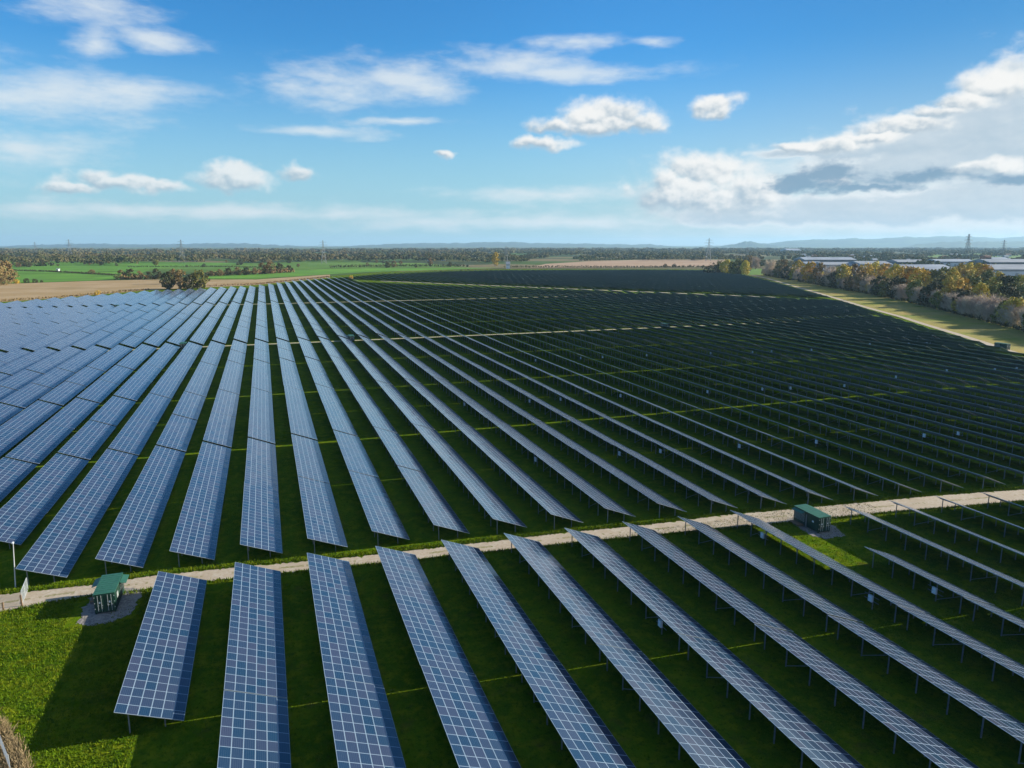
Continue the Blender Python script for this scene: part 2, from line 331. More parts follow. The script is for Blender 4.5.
TENS = {20:'twenty',30:'thirty',40:'forty',50:'fifty',60:'sixty',70:'seventy',80:'eighty',90:'ninety'}; TENTH = {20:'twentieth',30:'thirtieth',40:'fortieth',50:'fiftieth',60:'sixtieth',70:'seventieth',80:'eightieth',90:'ninetieth'}
def nth(n):
    if n <= 20: return ORD[n-1]
    if n > 99: return 'hundredth' if n == 100 else 'hundred-and-'+nth(n-100)
    t = n//10*10
    return TENTH[t] if n == t else TENS[t]+'-'+ORD[n-t-1]

# ------------------------------------------------------------------ ground sheets
mb = MB(); S = 40000; mb.quad((-S,-2000,-0.25),(S,-2000,-0.25),(S,S,-0.25),(-S,S,-0.25)); tag(mb.build('ground', M['patchwork']), kind='structure')
def sheet(name, pts, z, m):
    mb = MB(); mb.poly([(p[0], p[1], z) for p in pts]); o = mb.build(name, m)
    if o.data.polygons[0].normal.z < 0: o.data.flip_normals()
    return tag(o, kind='structure')
def psheet(name, pix, z, m): return sheet(name, [at(*p) for p in pix], z, m)
# grass under the whole solar farm
FARL = [(-330, 250), (-330, 560), at(-60,305)[:2], at(0,301)[:2], at(150,289.5)[:2], at(256,284.5)[:2], at(300,278.5)[:2], at(380,272.2)[:2], at(440,270.2)[:2], at(500,269.2)[:2], at(640,269.2)[:2], at(712,269.6)[:2], at(742,274)[:2]]
RIGHT = [at(770,280.5)[:2], at(830,296)[:2], at(900,318)[:2], at(960,334.5)[:2], at(1024,352)[:2], (300, 150), (290, 60)]
sheet('grass', [(-330,-60),(-330,250)]+[tuple(p) for p in FARL[1:]]+[tuple(p) for p in RIGHT]+[(290,-60)], 0.0, M['grass'])
# gravel track across the field
LO = [(-60,624),(0,612),(47,602.5),(90,595.5),(140,590),(200,582),(283,572.5),(353,565),(421,559),(446,555.5),(508,549.5),(562,543.7),(612,538.5),(660,534),(724,528),(768,524),(843,516.5),(893,511.5),(968,505.5),(1024,500.5),(1150,491)]
HI = [(-60,605),(0,594.7),(94,585),(128,579.5),(160,575),(256,565.5),(356,557),(443,547),(506,540),(567,532.5),(622,527.5),(672,522),(730,514.5),(768,511.5),(843,504.5),(933,496),(1024,489.5),(1150,481)]
def interp(pts, n=90):
    P3 = np.array([at(*p)[:2] for p in pts]); o = np.argsort(P3[:,0]); P3 = P3[o]
    return P3
A, B = interp(LO), interp(HI); xs = np.linspace(-48, 165, 640)
la = np.interp(xs, A[:,0], A[:,1])+RNG.normal(0, .22, 640); lb = np.interp(xs, B[:,0], B[:,1])+RNG.normal(0, .22, 640)
mb = MB()
for i in range(639): mb.quad((xs[i],la[i],.02),(xs[i+1],la[i+1],.02),(xs[i+1],lb[i+1],.02),(xs[i],lb[i],.02))
tag(mb.build('gravel_track', M['gravel']), kind='structure')
LANE_A, LANE_B = (150., 980.), (452., 552.)
mid = (np.interp(xs, A[:,0], A[:,1])+np.interp(xs, B[:,0], B[:,1]))/2; mb = MB()
for i in range(639):
    if math.sin(xs[i]*.31)+math.sin(xs[i]*.83+1)+random.uniform(-.8, .8) > .1:
        h0, h1 = random.uniform(.1, .4), random.uniform(.1, .4); mb.quad((xs[i],mid[i]-h0,.026),(xs[i+1],mid[i+1]-h0,.026),(xs[i+1],mid[i+1]+h1,.026),(xs[i],mid[i]+h1,.026))
M['wornturf'] = noisy('worn_turf', [(0.22, 0.20, 0.11), (0.15, 0.16, 0.05), (0.30, 0.26, 0.17)], [0.5, 2.0], 0.95, 0.1)
tag(mb.build('track_crown', M['wornturf']), kind='structure')
def ribbon(name, pts, w, z, m):
    pts = [np.array(p[:2]) for p in pts]; mb = MB(); L = []; R = []
    for i, p in enumerate(pts):
        d = pts[min(i+1, len(pts)-1)]-pts[max(i-1, 0)]; d = d/np.linalg.norm(d); nn = np.array([-d[1], d[0]])*w/2
        L.append(p+nn); R.append(p-nn)
    for i in range(len(pts)-1): mb.quad((*R[i],z),(*R[i+1],z),(*L[i+1],z),(*L[i],z))
    return tag(mb.build(name, m), kind='structure')
ribbon('cross_track', [(-330,368.5),(0,368.3),(130,368.3),(250,369),(395,370)], 2.6, .02, M['gravel'])
ribbon('back_track', [(-260,626),(0,626),(200,624.5),(330,624)], 3.6, .02, M['gravel'])
ribbon('oblique_track', [LANE_A, LANE_B], 7.0, .02, M['gravel'])
ribbon('boundary_track', [(300,150),(322,205)]+[at(*p)[:2] for p in ((1024,356),(990,344.5),(960,335),(925,324.5),(900,316.5),(870,308.5),(840,299.5),(815,292),(790,285),(768,278.5),(752,275))], 4.2, .03, M['gravel'])
# pads under the two near cabins
def rough_outline(pix, amp=.16, n=9):
    P_ = [at(*p)[:2] for p in pix]; out = []
    for i in range(len(P_)):
        a, b = P_[i], P_[(i+1) % len(P_)]
        for j in range(n): out.append(a+(b-a)*j/n+RNG.normal(0, amp, 2))
    return out
sheet('cabin_pad', rough_outline([(77,624),(92,626),(112,622),(130,614),(137,604),(141.5,591),(138,588),(100,588),(90,597),(83,611)]), .028, M['pad'])
sheet('cabin_pad', rough_outline([(786,520),(800,529),(812,536),(826,539),(846,536),(838,529),(822,519),(800,515)]), .028, M['pad'])
# grass strip between the boundary track and the tree belt at right
STRIP = [at(*p)[:2] for p in ((1090,374),(1024,357.5),(960,336),(900,317.5),(840,300.5),(800,288.5),(768,279.5),(745,274.5),(742,271),(770,272),(800,280),(850,287),(900,297),(960,312),(1024,327),(1120,350))]
sheet('rough_pasture', STRIP, .012, M['verge'])
sheet('yard', [at(*p)[:2] for p in ((748,275),(768,274.5),(772,269),(752,268.5))], .05, M['crop_b'])
# fields behind
psheet('stubble_field', [(-80,312),(0,302),(60,298),(150,290),(256,285),(330,277.5),(330,274.5),(256,279.5),(150,279.5),(90,281),(0,284),(-80,287)], .02, M['stubble'])
psheet('crop_field', [(-80,286),(0,283.5),(90,280.7),(125,279),(150,270),(60,274),(-80,273)], .05, M['crop'])
psheet('crop_field', [(-80,272.7),(60,273.7),(150,269.7),(250,266.5),(250,263),(130,261.5),(-80,262.5)], .1, M['crop'])
psheet('crop_field', [(208,278.6),(256,278.8),(330,274.2),(380,271.7),(440,269.8),(480,268.6),(500,267.7),(380,267.8),(290,270),(208,276)], .08, M['crop'])
psheet('pasture', [(128,269.5),(290,269.7),(380,267.5),(470,267.2),(420,263),(300,262),(252,263)], .12, M['crop_b'])
psheet('ploughed_field', [(530,267.6),(600,267.4),(720,266.6),(728,259.5),(640,259.8),(585,261.5),(545,264)], .15, M['pinkfield'])
psheet('field_margin', [(440,270.1),(500,269.1),(640,269.1),(725,269.3),(728,266.8),(600,267.6),(500,267.8)], .1, M['rough'])
psheet('pasture', [(930,257),(1060,258.5),(1060,254),(930,253.5)], .2, M['crop_b'])

# ------------------------------------------------------------------ haze
mb = MB(); mb.box(-27000, 27000, -300, 25000, -1.5, 290); hz = mb.build('haze', None); hz.data.materials.clear()
hm = bpy.data.materials.new('valley_haze'); hm.use_nodes = True; t = NT(hm.node_tree); t.n.clear()
pv = t.new('ShaderNodeVolumePrincipled'); pv.inputs['Color'].default_value = (0.45, 0.74, 1.0, 1); pv.inputs['Density'].default_value = 4.0e-5; pv.inputs['Anisotropy'].default_value = 0.2
mo = t.new('ShaderNodeOutputMaterial'); t.l.new(pv.outputs[0], mo.inputs['Volume']); hz.data.materials.append(hm); tag(hz, kind='stuff')

# ------------------------------------------------------------------ solar tables
TH, TL, TW = 3.1, 0.76, 6.08; SLOPE = math.hypot(TW, TH-TL); MOD = 1.46
EX = (TW/SLOPE, -(TH-TL)/SLOPE); NX = (-EX[1], EX[0])
def on(u, d=0.0): return (u*EX[0]+d*NX[0], TH+u*EX[1]+d*NX[1])      # x,z at slope distance u, offset d along the normal
def slab(mb, L, n, x=0.0, y=0.0, z=0.0, tilt=0.0, th=0.055):
    (x0, z0), (x1, z1), (x2, z2), (x3, z3) = on(0), on(SLOPE), on(0, -th), on(SLOPE, -th)
    z0 += tilt; z2 += tilt
    p = [(x+x2,y,z+z2),(x+x3,y,z+z3),(x+x3,y+L,z+z3),(x+x2,y+L,z+z2),(x+x0,y,z+z0),(x+x1,y,z+z1),(x+x1,y+L,z+z1),(x+x0,y+L,z+z0)]
    mb.hexa(p, 2, skip=(0,1)); mb.quad(p[3], p[2], p[1], p[0], 1); mb.quad(p[4], p[5], p[6], p[7], 0, uv=((0,0),(6,0),(6,n),(0,n)))
U_POST = (1.15, 4.6)
def post_ys(L, step=3.85):
    k = max(2, int(round((L-1.8)/step))+1); return [0.9+(L-1.8)*i/(k-1) for i in range(k)]
def post(mb, u, y, x=0.0, oy=0.0, z=0.0, r=0.055):
    px, pz = on(u, -0.17); mb.box(x+px-r, x+px+r, oy+y-r, oy+y+r, z-0.7, z+pz)
def purlin(mb, u, L):
    a = on(u-.04, -.06); b = on(u+.04, -.06); c = on(u+.04, -.15); d = on(u-.04, -.15)
    mb.hexa([(d[0],0.05,d[1]),(c[0],0.05,c[1]),(c[0],L-.05,c[1]),(d[0],L-.05,d[1]),(a[0],0.05,a[1]),(b[0],0.05,b[1]),(b[0],L-.05,b[1]),(a[0],L-.05,a[1])])
def rafter(mb, y):
    a = on(.25, -.155); b = on(SLOPE-.3, -.155); c = on(SLOPE-.3, -.25); d = on(.25, -.25); r = .035
    mb.hexa([(d[0],y-r,d[1]),(c[0],y-r,c[1]),(c[0],y+r,c[1]),(d[0],y+r,d[1]),(a[0],y-r,a[1]),(b[0],y-r,b[1]),(b[0],y+r,b[1]),(a[0],y+r,a[1])])
M['frame'] = mat('aluminium_frame', (0.42, 0.45, 0.47), 0.45, 0.3)
PANELS = [M['glass'], M['back'], M['frame']]
FULL, SIMPLE = {}, {}
GROUP_T = 'solar panel tables in long rows'
def full_table(n):
    L = n*MOD; root = thing('solar_table', None, 'solar panels'); COL.objects.unlink(root)
    def part(mb, name, mats):
        o = bpy.data.objects.new(name, mb.mesh(name, mats)); o.parent = root; return o
    mb = MB(); slab(mb, L, n); parts = [part(mb, 'panel_array', PANELS)]
    for u in (0.7, 2.4, 4.0, 5.7):
        mb = MB(); purlin(mb, u, L); parts.append(part(mb, 'purlin', M['steel']))
    ys = post_ys(L); protos = {}
    for y in ys:
        for u in U_POST:
            mb = MB(); post(mb, u, y); parts.append(part(mb, 'post', M['steel']))
        mb = MB(); rafter(mb, y); parts.append(part(mb, 'rafter', M['steel']))
    for i in (1, len(ys)-3) if len(ys) > 5 else (0,):
        a = on(U_POST[0], -.3); mb = MB(); mb.bar((a[0], ys[i], a[1]), (a[0], ys[i+1], 0.15), .035); parts.append(part(mb, 'brace', M['steel']))
    return root, parts
def simple_table(n):
    L = n*MOD; mb = MB(); slab(mb, L, n)
    for y in post_ys(L):
        for u in U_POST: post(mb, u, y)
    k = len(mb.f); me = mb.mesh('solar_table', PANELS+[M['steel']])
    for p in list(me.polygons)[6:]: p.material_index = 3
    return me
def wob(x, y): return 0.10*math.sin(x*.021+1)*math.sin(y*.017)+0.07*math.sin(x*.06+y*.043)
def place_table(X, Y, n, label, full, sy=1.0):
    tilt = random.gauss(0, .0035); z = wob(X, Y)+random.gauss(0, .015)
    if full:
        if n not in FULL: FULL[n] = full_table(n)
        root, parts = FULL[n]; r = root.copy(); COL.objects.link(r)
        for p in parts:
            c = p.copy(); COL.objects.link(c); c.parent = r
    else:
        if n not in SIMPLE: SIMPLE[n] = simple_table(n)
        r = bpy.data.objects.new('solar_table', SIMPLE[n]); COL.objects.link(r)
    r.location = (X, Y, z); r.scale = (1, sy, 1); r.rotation_euler = (random.gauss(0, .0009), tilt, random.gauss(0, .0006))
    tag(r, label, 'solar panels', GROUP_T); return r
def seen(X, Y0, Y1, m=60):
    for x in (X, X+TW):
        for y in np.linspace(Y0, Y1, 5):
            u, v = proj((x, y, 1.8))
            if -m < u < 1024+m and -m < v < 768+m: return True
    return False
XF = lambda k: -16.55+9.99*k            # high edge of a row in front of the track
XB = lambda k: -15.95+9.9*k             # high edge of a row beyond the track
FAR_END = {0:103.7,1:103.4,2:103.4,3:102.4,4:101.5,5:100.9,6:99.8,7:98.8,8:98.0,9:97.4,10:78.0,11:92.6,12:92.4,13:91.6,14:90.4}
for k in range(0, 26):
    y1 = FAR_END.get(k, 90.4-1.1*(k-14)); y0 = 71.0-.112*XF(k) if k else 71.3
    n1 = int(round((y1-y0)/MOD)); sy1 = (y1-y0)/(n1*MOD)
    if seen(XF(k), y0, y1):
        place_table(XF(k), y0, n1, ('short panel table behind the right green cabin, first table of its row' if k == 10 else 'panel table nearest the gravel track in the %s row from left, front block' % nth(k+1)), True, sy1)
    if k > 0 and seen(XF(k), y0-32, y0-.45):
        place_table(XF(k), y0-.14-22*MOD, 22, 'panel table cut by the photo edge, second in the %s row from left, front block' % nth(k+1), True)
NEAR_END = {-3:127.0,-2:111.4,-1:111.4,0:111.0,1:109.9,2:109.1,3:108.4,4:107.6,5:106.8,6:105.8,7:105.2,8:104.4,9:103.2,10:102.0}
FARP = np.array([(-330, 560)]+[tuple(at(*p, 3.0)[:2]) for p in ((-60,305),(0,301.5),(150,290),(256,285),(300,279),(380,272.5),(440,270.6),(500,269.6),(640,269.4),(712,269.8))])
RPIX = [(742,274),(770,280.5),(830,296),(900,318),(960,334.5),(1024,352)]; RIGHTP = np.array([tuple(FARP[-1])]+[tuple(at(*p, 3.0)[:2]) for p in RPIX]+[(285, 150), (280, 60)])
def far_y(X):       # where the rows stop at the back
    return float(np.interp(X, FARP[:11,0], FARP[:11,1]))-6 if X < FARP[10,0]-4 else -1e9
def near_y(X):      # where the rows start at the right edge
    o = np.argsort(RIGHTP[:,0]); return float(np.interp(X, RIGHTP[o,0], RIGHTP[o,1]))-1
BANDS = [(141.55,175.0),(176.1,207.5),(207.75,239.6),(240.7,271.3),(271.5,302.0),(303.1,334.1),(334.3,365.9)]
y = 371.3
while y < 1500:
    if y < 622 < y+70 and y+62 > 620: BANDS += [(y,(y+622)/2-.1),((y+622)/2+.1,622.0)]; y = 629.0; continue
    BANDS += [(y,y+31.1),(y+31.3,y+62.4)]; y += 63.9
# an oblique service lane in the far part
LA, LB = np.array([148., 985.]), np.array([455., 548.])
def lane_gap(X):
    if X < 120 or X > 470: return None
    t_ = (X+3-LA[0])/(LB[0]-LA[0]); return LA[1]+t_*(LB[1]-LA[1])
cand = []
for k in range(-34, 90):
    X = XB(k); ne = NEAR_END.get(k, 102.0-1.05*(k-10) if k > 10 else 127.0+9*(-3-k))
    lim0 = ne if X < 282 else near_y(X+TW/2)
    yf = far_y(X+3); lg = lane_gap(X)
    bands = ([(ne, 141.4)] if X < 282 else [(near_y(X+3), 141.4)])+BANDS
    for bi, (a, b) in enumerate(bands):
        a = max(a, lim0)+random.uniform(-.22, .22); b = min(b, yf)+random.uniform(-.22, .22)*(0 if bi == 0 else 1)
        if lg is not None and a < lg+12 and b > lg-58:
            if lg-23-a > b-lg+23: b = lg-58
            else: a = lg+12
        n = int(round((b-a)/MOD))
        if n < 3 or not seen(X, a, b): continue
        d = math.hypot(X+3, (a+b)/2); cand.append((d, k, bi, X, a, n, (b-a)/(n*MOD)))
cand.sort(key=lambda q: q[0])
nfront = len([o for o in COL.objects if o.name.startswith('solar_table')])
N_IND = 300-nfront; rest = MB()
for i, (d, k, bi, X, a, n, sy) in enumerate(cand):
    if i < N_IND:
        if k >= -3: lab = 'panel table, %s row from left beyond the gravel track, %s table from that track' % (nth(k+4), nth(bi+1))
        else: lab = 'panel table at left, %s row left of those reaching the track, %s table back' % (nth(-3-k), nth(bi+1))
        place_table(X, a, n, lab, a < 205, sy)
    else:
        L = n*MOD*sy; z = wob(X, a)+random.gauss(0, .02); slab(rest, L, n, X, a, z, random.gauss(0, .03))
        if d < 700:
            for yy in post_ys(L, 7.7): 
                i0 = len(rest.f); post(rest, U_POST[0], yy, X, a, z, .07); rest.mi[i0:] = [3]*(len(rest.f)-i0)
o = rest.build('distant_solar_tables', PANELS+[M['steel']]); tag(o, 'dark distant rows of solar tables covering the far part of the field', 'solar panels', GROUP_T, 'stuff')
print('tables', nfront, len(cand))

# ------------------------------------------------------------------ inverter boxes under the tables
def inverter_proto():
    r = thing('inverter_box', None, 'inverter')
    mb = MB(); mb.box(-.16, .12, -.33, .33, .95, 1.85); mb.box(-.19, -.16, -.30, .30, 1.0, 1.8); mb.build('cabinet', M['white_box'], r)
    mb = MB(); mb.box(-.185, -.165, -.2, .2, .99, .999); mb.box(-.20, -.19, .18, .22, 1.3, 1.5); mb.build('latch', M['steel'], r)
    for z in (1.05, 1.7):
        mb = MB(); mb.box(.13, .18, -1.2, 1.2, z-.04, z+.04); mb.build('mounting_rail', M['steel'], r)
    return r
INV = [(661,630),(871,603),(935,593),(765,519),(536,460),(620,454),(661,451),(740,444),(763,537),(817,441),(925,433),(959,431),(621,395),(561,398),(530,399),(708,390),(763,387),(711,352),(753,350),(647,354),(603,356),(581,357),(536,359),(845,384),(791,387),(896,380),(947,372),(995,370),(1017,368),(870,345),(909,342),(927,342),(772,350),(812,348),(465,405),(503,655)]
INV.sort(key=lambda q: -q[1]); proto = None; used = set(); boxes = []; seq = 0
for (px, py) in INV:
    best = None; d = ray(px, py)
    for k in range(-3, 60):
        for front in (True, False):
            X = (XF(k) if front else XB(k))+1.0; t_ = X/d[0]
            if t_ <= 0: continue
            p = d*t_; z = CAMH+p[2]; inF = p[1] < FAR_END.get(k, 90.4-1.1*(k-14))-1
            if inF != front: continue
            if best is None or abs(z-1.4) < best[0]: best = (abs(z-1.4), X, p[1], front, k)
    if best is None or best[0] > 1.6: continue
    _, X, Y, front, k = best
    if (k, front, round(Y/8)) in used: continue
    used.add((k, front, round(Y/8)))
    if proto is None: proto = inverter_proto(); r = proto
    else: r = copy_tree(proto)
    r.location = (X-.12, Y, wob(X, Y)); seq += 1
    boxes.append((front, k, Y, r))
for front, k, Y, r in boxes:
    rank = 1+sum(1 for f_, k_, y_, _ in boxes if f_ == front and k_ == k and y_ < Y)
    if front: lab = 'small white inverter box under the %s row from left, front block%s' % (nth(k+1), ', farther one' if rank > 1 else '')
    else: lab = 'small white inverter box, %s row from left beyond the track, %s from track' % (nth(k+4), nth(rank))
    tag(r, lab, 'inverter', 'white inverter boxes under the tables')

# ------------------------------------------------------------------ green transformer cabins
def cabin(name, label, loc, side=-1, detail=True):
    W_, L_, H_ = 2.5, 6.0, 2.75
    r = thing(name, label, 'cabin', loc, 0, 'green steel equipment cabins')
    mb = MB(); mb.box(0, W_, 0, L_, .18, H_)
    for i in range(int(L_/.3)):                    # pressed ribs of the long sides
        y_ = .15+i*.3
        if i % 2 == 0 and (side < 0 and y_ < 2.7 or y_ > 9):  mb.box(-.035, -.001, y_, y_+.16, .3, H_-.2)
        if i % 2 == 0: mb.box(W_+.001, W_+.035, y_, y_+.16, .3, H_-.2)
    mb.build('body', M['cabin_green'], r)
    for (x, y_) in ((0.02,.02),(W_-.22,.02),(.02,L_-.22),(W_-.22,L_-.22)):
        mb = MB(); mb.box(x, x+.2, y_, y_+.2, 0, .18); mb.build('foot', M['cabin_green'], r)
    mb = MB(); e = .06; h = H_+.003
    mb.hexa([(-e,-e,h),(W_+e,-e,h),(W_+e,L_+e,h),(-e,L_+e,h),(-e,-e,h+.06),(W_+e,-e,h+.06),(W_+e,L_+e,h+.06),(-e,L_+e,h+.06)])
    for i in range(9): mb.box(0.02, W_-.02, .25+i*.65, .33+i*.65, h+.062, h+.085)
    mb.build('roof', M['roof_green'], r)
    for s in (0, 1):                               # two end doors with locking bars
        x0, x1 = .08+s*1.18, 1.24+s*1.18
        mb = MB(); mb.box(x0, x1, -.045, -.004, .3, H_-.12)
        for j in range(3): mb.box(x0+.12+j*.36, x0+.3+j*.36, -.06, -.046, .4, H_-.25)
        d_ = mb.build('door', M['cabin_green'], r)
        for q in (.38, .8):
            b_ = MB(); b_.box(x0+q-.025, x0+q+.025, -.11, -.065, .32, H_-.15); b_.build('locking_bar', M['bar'], d_)
            b_ = MB(); b_.box(x0+q-.05, x0+q+.16, -.13, -.112, 1.15, 1.22); b_.build('handle', M['bar'], d_)
        for zz in (.7, 1.5, 2.3):
            b_ = MB(); xh = x0 if s == 0 else x1; b_.box(xh-.05, xh+.05, -.09, -.062, zz, zz+.14); b_.build('hinge', M['bar'], d_)
        b_ = MB(); b_.box(x0+.50, x0+.68, -.068, -.0615, 1.45, 1.70); b_.build('warning_plate', M['sign'], d_)
    if detail:
        mb = MB(); xx = W_ if side < 0 else 0; mb.box(xx+.04 if side < 0 else -.10, xx+.10 if side < 0 else -.04, .9, 1.7, 1.5, 2.2); mb.build('vent', M['louvre'], r)
        mb = MB(); xx = -.001 if side < 0 else W_+.001; mb.box(xx-.12 if side < 0 else xx, xx if side < 0 else xx+.12, 2.75, 2.95, 0.02, 2.3); mb.build('cable_duct', M['steel'], r)
        mb = MB(); xx = -.06 if side < 0 else W_+.04; mb.box(xx, xx+.02, 1.1, 1.5, 1.5, 1.8); mb.build('warning_plate', M['sign'], r)
    for sd in (side, -side) if detail else (side,):  # louvred bays with a lifted flap
        xx = 0 if sd < 0 else W_
        a, b = 3.3, 5.7
        mb = MB()
        for j in range(14):
            z0 = .75+j*.125; q = .012*sd
            mb.hexa([(xx+q-.006,a,z0),(xx+q+.006,a,z0),(xx+q+.006,b,z0),(xx+q-.006,b,z0),(xx+q+sd*.05-.006,a,z0+.10),(xx+q+sd*.05+.006,a,z0+.10),(xx+q+sd*.05+.006,b,z0+.10),(xx+q+sd*.05-.006,b,z0+.10)])
        mb.build('louvre', M['louvre'], r)
        mb = MB(); o0 = xx+sd*.07; o1 = xx+sd*.85
        mb.hexa([(min(o0,o1),a-.1,2.60 if sd>0 else 2.42),(max(o0,o1),a-.1,2.42 if sd>0 else 2.60),(max(o0,o1),b+.1,2.42 if sd>0 else 2.60),(min(o0,o1),b+.1,2.60 if sd>0 else 2.42),
                 (min(o0,o1),a-.1,2.64 if sd>0 else 2.46),(max(o0,o1),a-.1,2.46 if sd>0 else 2.64),(max(o0,o1),b+.1,2.46 if sd>0 else 2.64),(min(o0,o1),b+.1,2.64 if sd>0 else 2.46)])
        fl = mb.build('flap', M['roof_green'], r)
        for yy in (a, b-.05):
            mb = MB(); mb.bar((o0, yy, 1.75), (xx+sd*.8, yy, 2.44), .02); mb.build('stay', M['bar'], fl)
    if detail:                                     # steps up to the louvred bay
        mb = MB(); xx = 0 if side < 0 else W_; o1 = xx+side*1.3
        mb.box(min(xx+side*.1, o1), max(xx+side*.1, o1), 3.4, 5.6, .25, .33); 
        for (x, y_) in ((xx+side*.2,3.5),(o1-side*.1,3.5),(xx+side*.2,5.5),(o1-side*.1,5.5)): mb.box(x-.04, x+.04, y_-.04, y_+.04, 0, .25)
        mb.build('platform', M['wood'], r)
    return r
cabin('equipment_cabin', 'green steel cabin on a stone pad at the left end of the front rows', (-23.9, 99.7, .03))
cabin('equipment_cabin', 'green steel cabin on a stone pad beside the track at right, sunlit grass before it', (86.0, 90.3, .03))
for (px, py, lab) in [(352,341.5,'green cabin on the middle cross track between pale blue rows'),(668,328.8,'blue green cabin on the middle cross track among dark rows at right'),(183,349.5,'green cabin on the middle cross track at left among blue rows'),
                      (116,309,'dark little cabin on the back track at far left'),(232,304,'dark little cabin on the back track near the straight rows'),(1008,350,'green cabin beside the boundary track at the right photo edge')]:
    p = at(px, py); r = cabin('equipment_cabin', lab, (p[0]-1.2, p[1], .03), detail=False)

# ------------------------------------------------------------------ camera pole, sign, perimeter fence in the left corner
p = at(15.5, 587)
r = thing('camera_pole', 'tall pale camera pole on grass at the left photo edge', 'pole', (p[0], p[1], 0)); r.rotation_euler = (0, math.radians(4), 0)
mb = MB(); mb.bar((0,0,-.3),(0,0,2.8),.085,0,.075,8); mb.bar((0,0,2.8),(0,0,6.6),.07,0,.05,8); mb.build('mast', M['pole'], r)
mb = MB(); mb.box(-.14,.14,-.14,.14,0,.05); mb.build('base_plate', M['steel'], r)
mb = MB(); mb.box(-.09,.09,-.28,.12,6.62,6.8); mb.build('camera_head', M['white_box'], r)
p = at(22, 606)
r = thing('field_gate', 'open pale mesh gate on a brown post beside the gravel track at left', 'gate', (p[0], p[1], 0))
mb = MB(); mb.box(-.1,.1,-.1,.1,-.3,1.6); mb.build('gate_post', M['wood'], r)
a, b = at(22.5,603,.15), at(28,589,.15); a = a-p; b = b-p; a[2] = .15; b[2] = .15
mb = MB(); ax = Vector(a); bx_ = Vector(b)
for h in (0, 1.75): mb.bar(ax+Vector((0,0,h)), bx_+Vector((0,0,h)), .035)
for q in (0, .5, 1): mb.bar(ax.lerp(bx_, q), ax.lerp(bx_, q)+Vector((0,0,1.75)), .035)
gf = mb.build('gate_frame', M['bar'], r)
mb = MB()
for i in range(1, 40): mb.bar(ax.lerp(bx_, i/40), ax.lerp(bx_, i/40)+Vector((0,0,1.75)), .008, 0, None, 3)
for i in range(1, 10): mb.bar(ax+Vector((0,0,.175*i)), bx_+Vector((0,0,.175*i)), .007, 0, None, 3)
mb.build('mesh_panel', M['bar'], gf)
p2 = at(3.5, 610)
mb = MB(); q = Vector((p2[0], p2[1], 0)); mb.box(q.x-.09, q.x+.09, q.y-.09, q.y+.09, -.3, 1.1); o = mb.build('gate_stump', M['wood'], None); tag(o, 'short brown post at track edge left of the mesh gate', 'post')
# perimeter fence running down past the lower left corner
FP = [at(-40,690)[:2], at(0,722)[:2], at(16,744)[:2], at(26,768)[:2], at(32,800)[:2], at(34,850)[:2]]
r = thing('perimeter_fence', 'grey wire perimeter fence in dry grass at the lower left corner', 'fence', (FP[2][0], FP[2][1], 0))
base = Vector((FP[2][0], FP[2][1], 0)); wires = MB()
off_ = Vector((-1.1, -.4, 0))
for i in range(len(FP)-1):
    a = Vector((*FP[i], 0))+off_-base; b = Vector((*FP[i+1], 0))+off_-base; nseg = max(1, int((b-a).length/2.4))
    for j in range(nseg):
        q = a.lerp(b, j/nseg); mb = MB(); mb.bar(q+Vector((0,0,-.3)), q+Vector((0,0,2.0)), .035, 0, None, 6); mb.build('fence_post', M['bar'], r)
    for h in range(1, 12): wires.bar(a+Vector((0,0,h*.165)), b+Vector((0,0,h*.165)), .012, 0, None, 3)
    n = int((b-a).length/.25)
    for j in range(n): q = a.lerp(b, j/n); wires.bar(q, q+Vector((0,0,1.85)), .01, 0, None, 3)
wires.build('wire_mesh', M['bar'], r)

# ------------------------------------------------------------------ grass blades (uncountable)
def blades(n, fn, h0, h1, w):
    V = np.zeros((n, 4, 3))
    P_ = fn(n); ang = RNG.uniform(0, 2*np.pi, n); h = RNG.uniform(h0, h1, n); lean = RNG.normal(0, .35, (n, 2))*h[:, None]
    dx = np.cos(ang)*w; dy = np.sin(ang)*w
    V[:,0] = np.c_[P_[:,0]-dx, P_[:,1]-dy, np.zeros(n)]; V[:,1] = np.c_[P_[:,0]+dx, P_[:,1]+dy, np.zeros(n)]
    V[:,2] = np.c_[P_[:,0]+dx*.4+lean[:,0], P_[:,1]+dy*.4+lean[:,1], h]; V[:,3] = np.c_[P_[:,0]-dx*.4+lean[:,0], P_[:,1]-dy*.4+lean[:,1], h]
    return V
def verge_pts(n):
    x = RNG.uniform(-45, 150, n); side = RNG.random(n) < .62
    y = np.where(side, np.interp(x, B[:,0], B[:,1])+np.abs(RNG.normal(.1, .9, n)), np.interp(x, A[:,0], A[:,1])-np.abs(RNG.normal(.1, .6, n)))
    return np.c_[x, y]
def corner_pts(n):
    x = RNG.uniform(-44, -15, n); y = RNG.uniform(58, 106, n); keep = y < np.interp(x, A[:,0], A[:,1])-.3
    pd = (x > -27) & (x < -18.8) & (y > 97); return np.c_[x, y][keep & ~pd]
def dry_pts(n):
    t_ = RNG.uniform(0, len(FP)-1.001, n); i = t_.astype(int); f = t_-i; fp = np.array(FP)
    p_ = fp[i]*(1-f[:,None])+fp[i+1]*f[:,None]; return p_+np.c_[-np.abs(RNG.normal(0, 2.0, n))+.5, RNG.normal(-.4, .5, n)]
def thin(fn): 
    def g(n):
        q = fn(int(n*2)); return q[:n] if len(q) >= n else np.resize(q, (n, 2))
    return g
def front_pts(n): return np.c_[RNG.uniform(-22, 105, n), RNG.uniform(42, 101, n)]
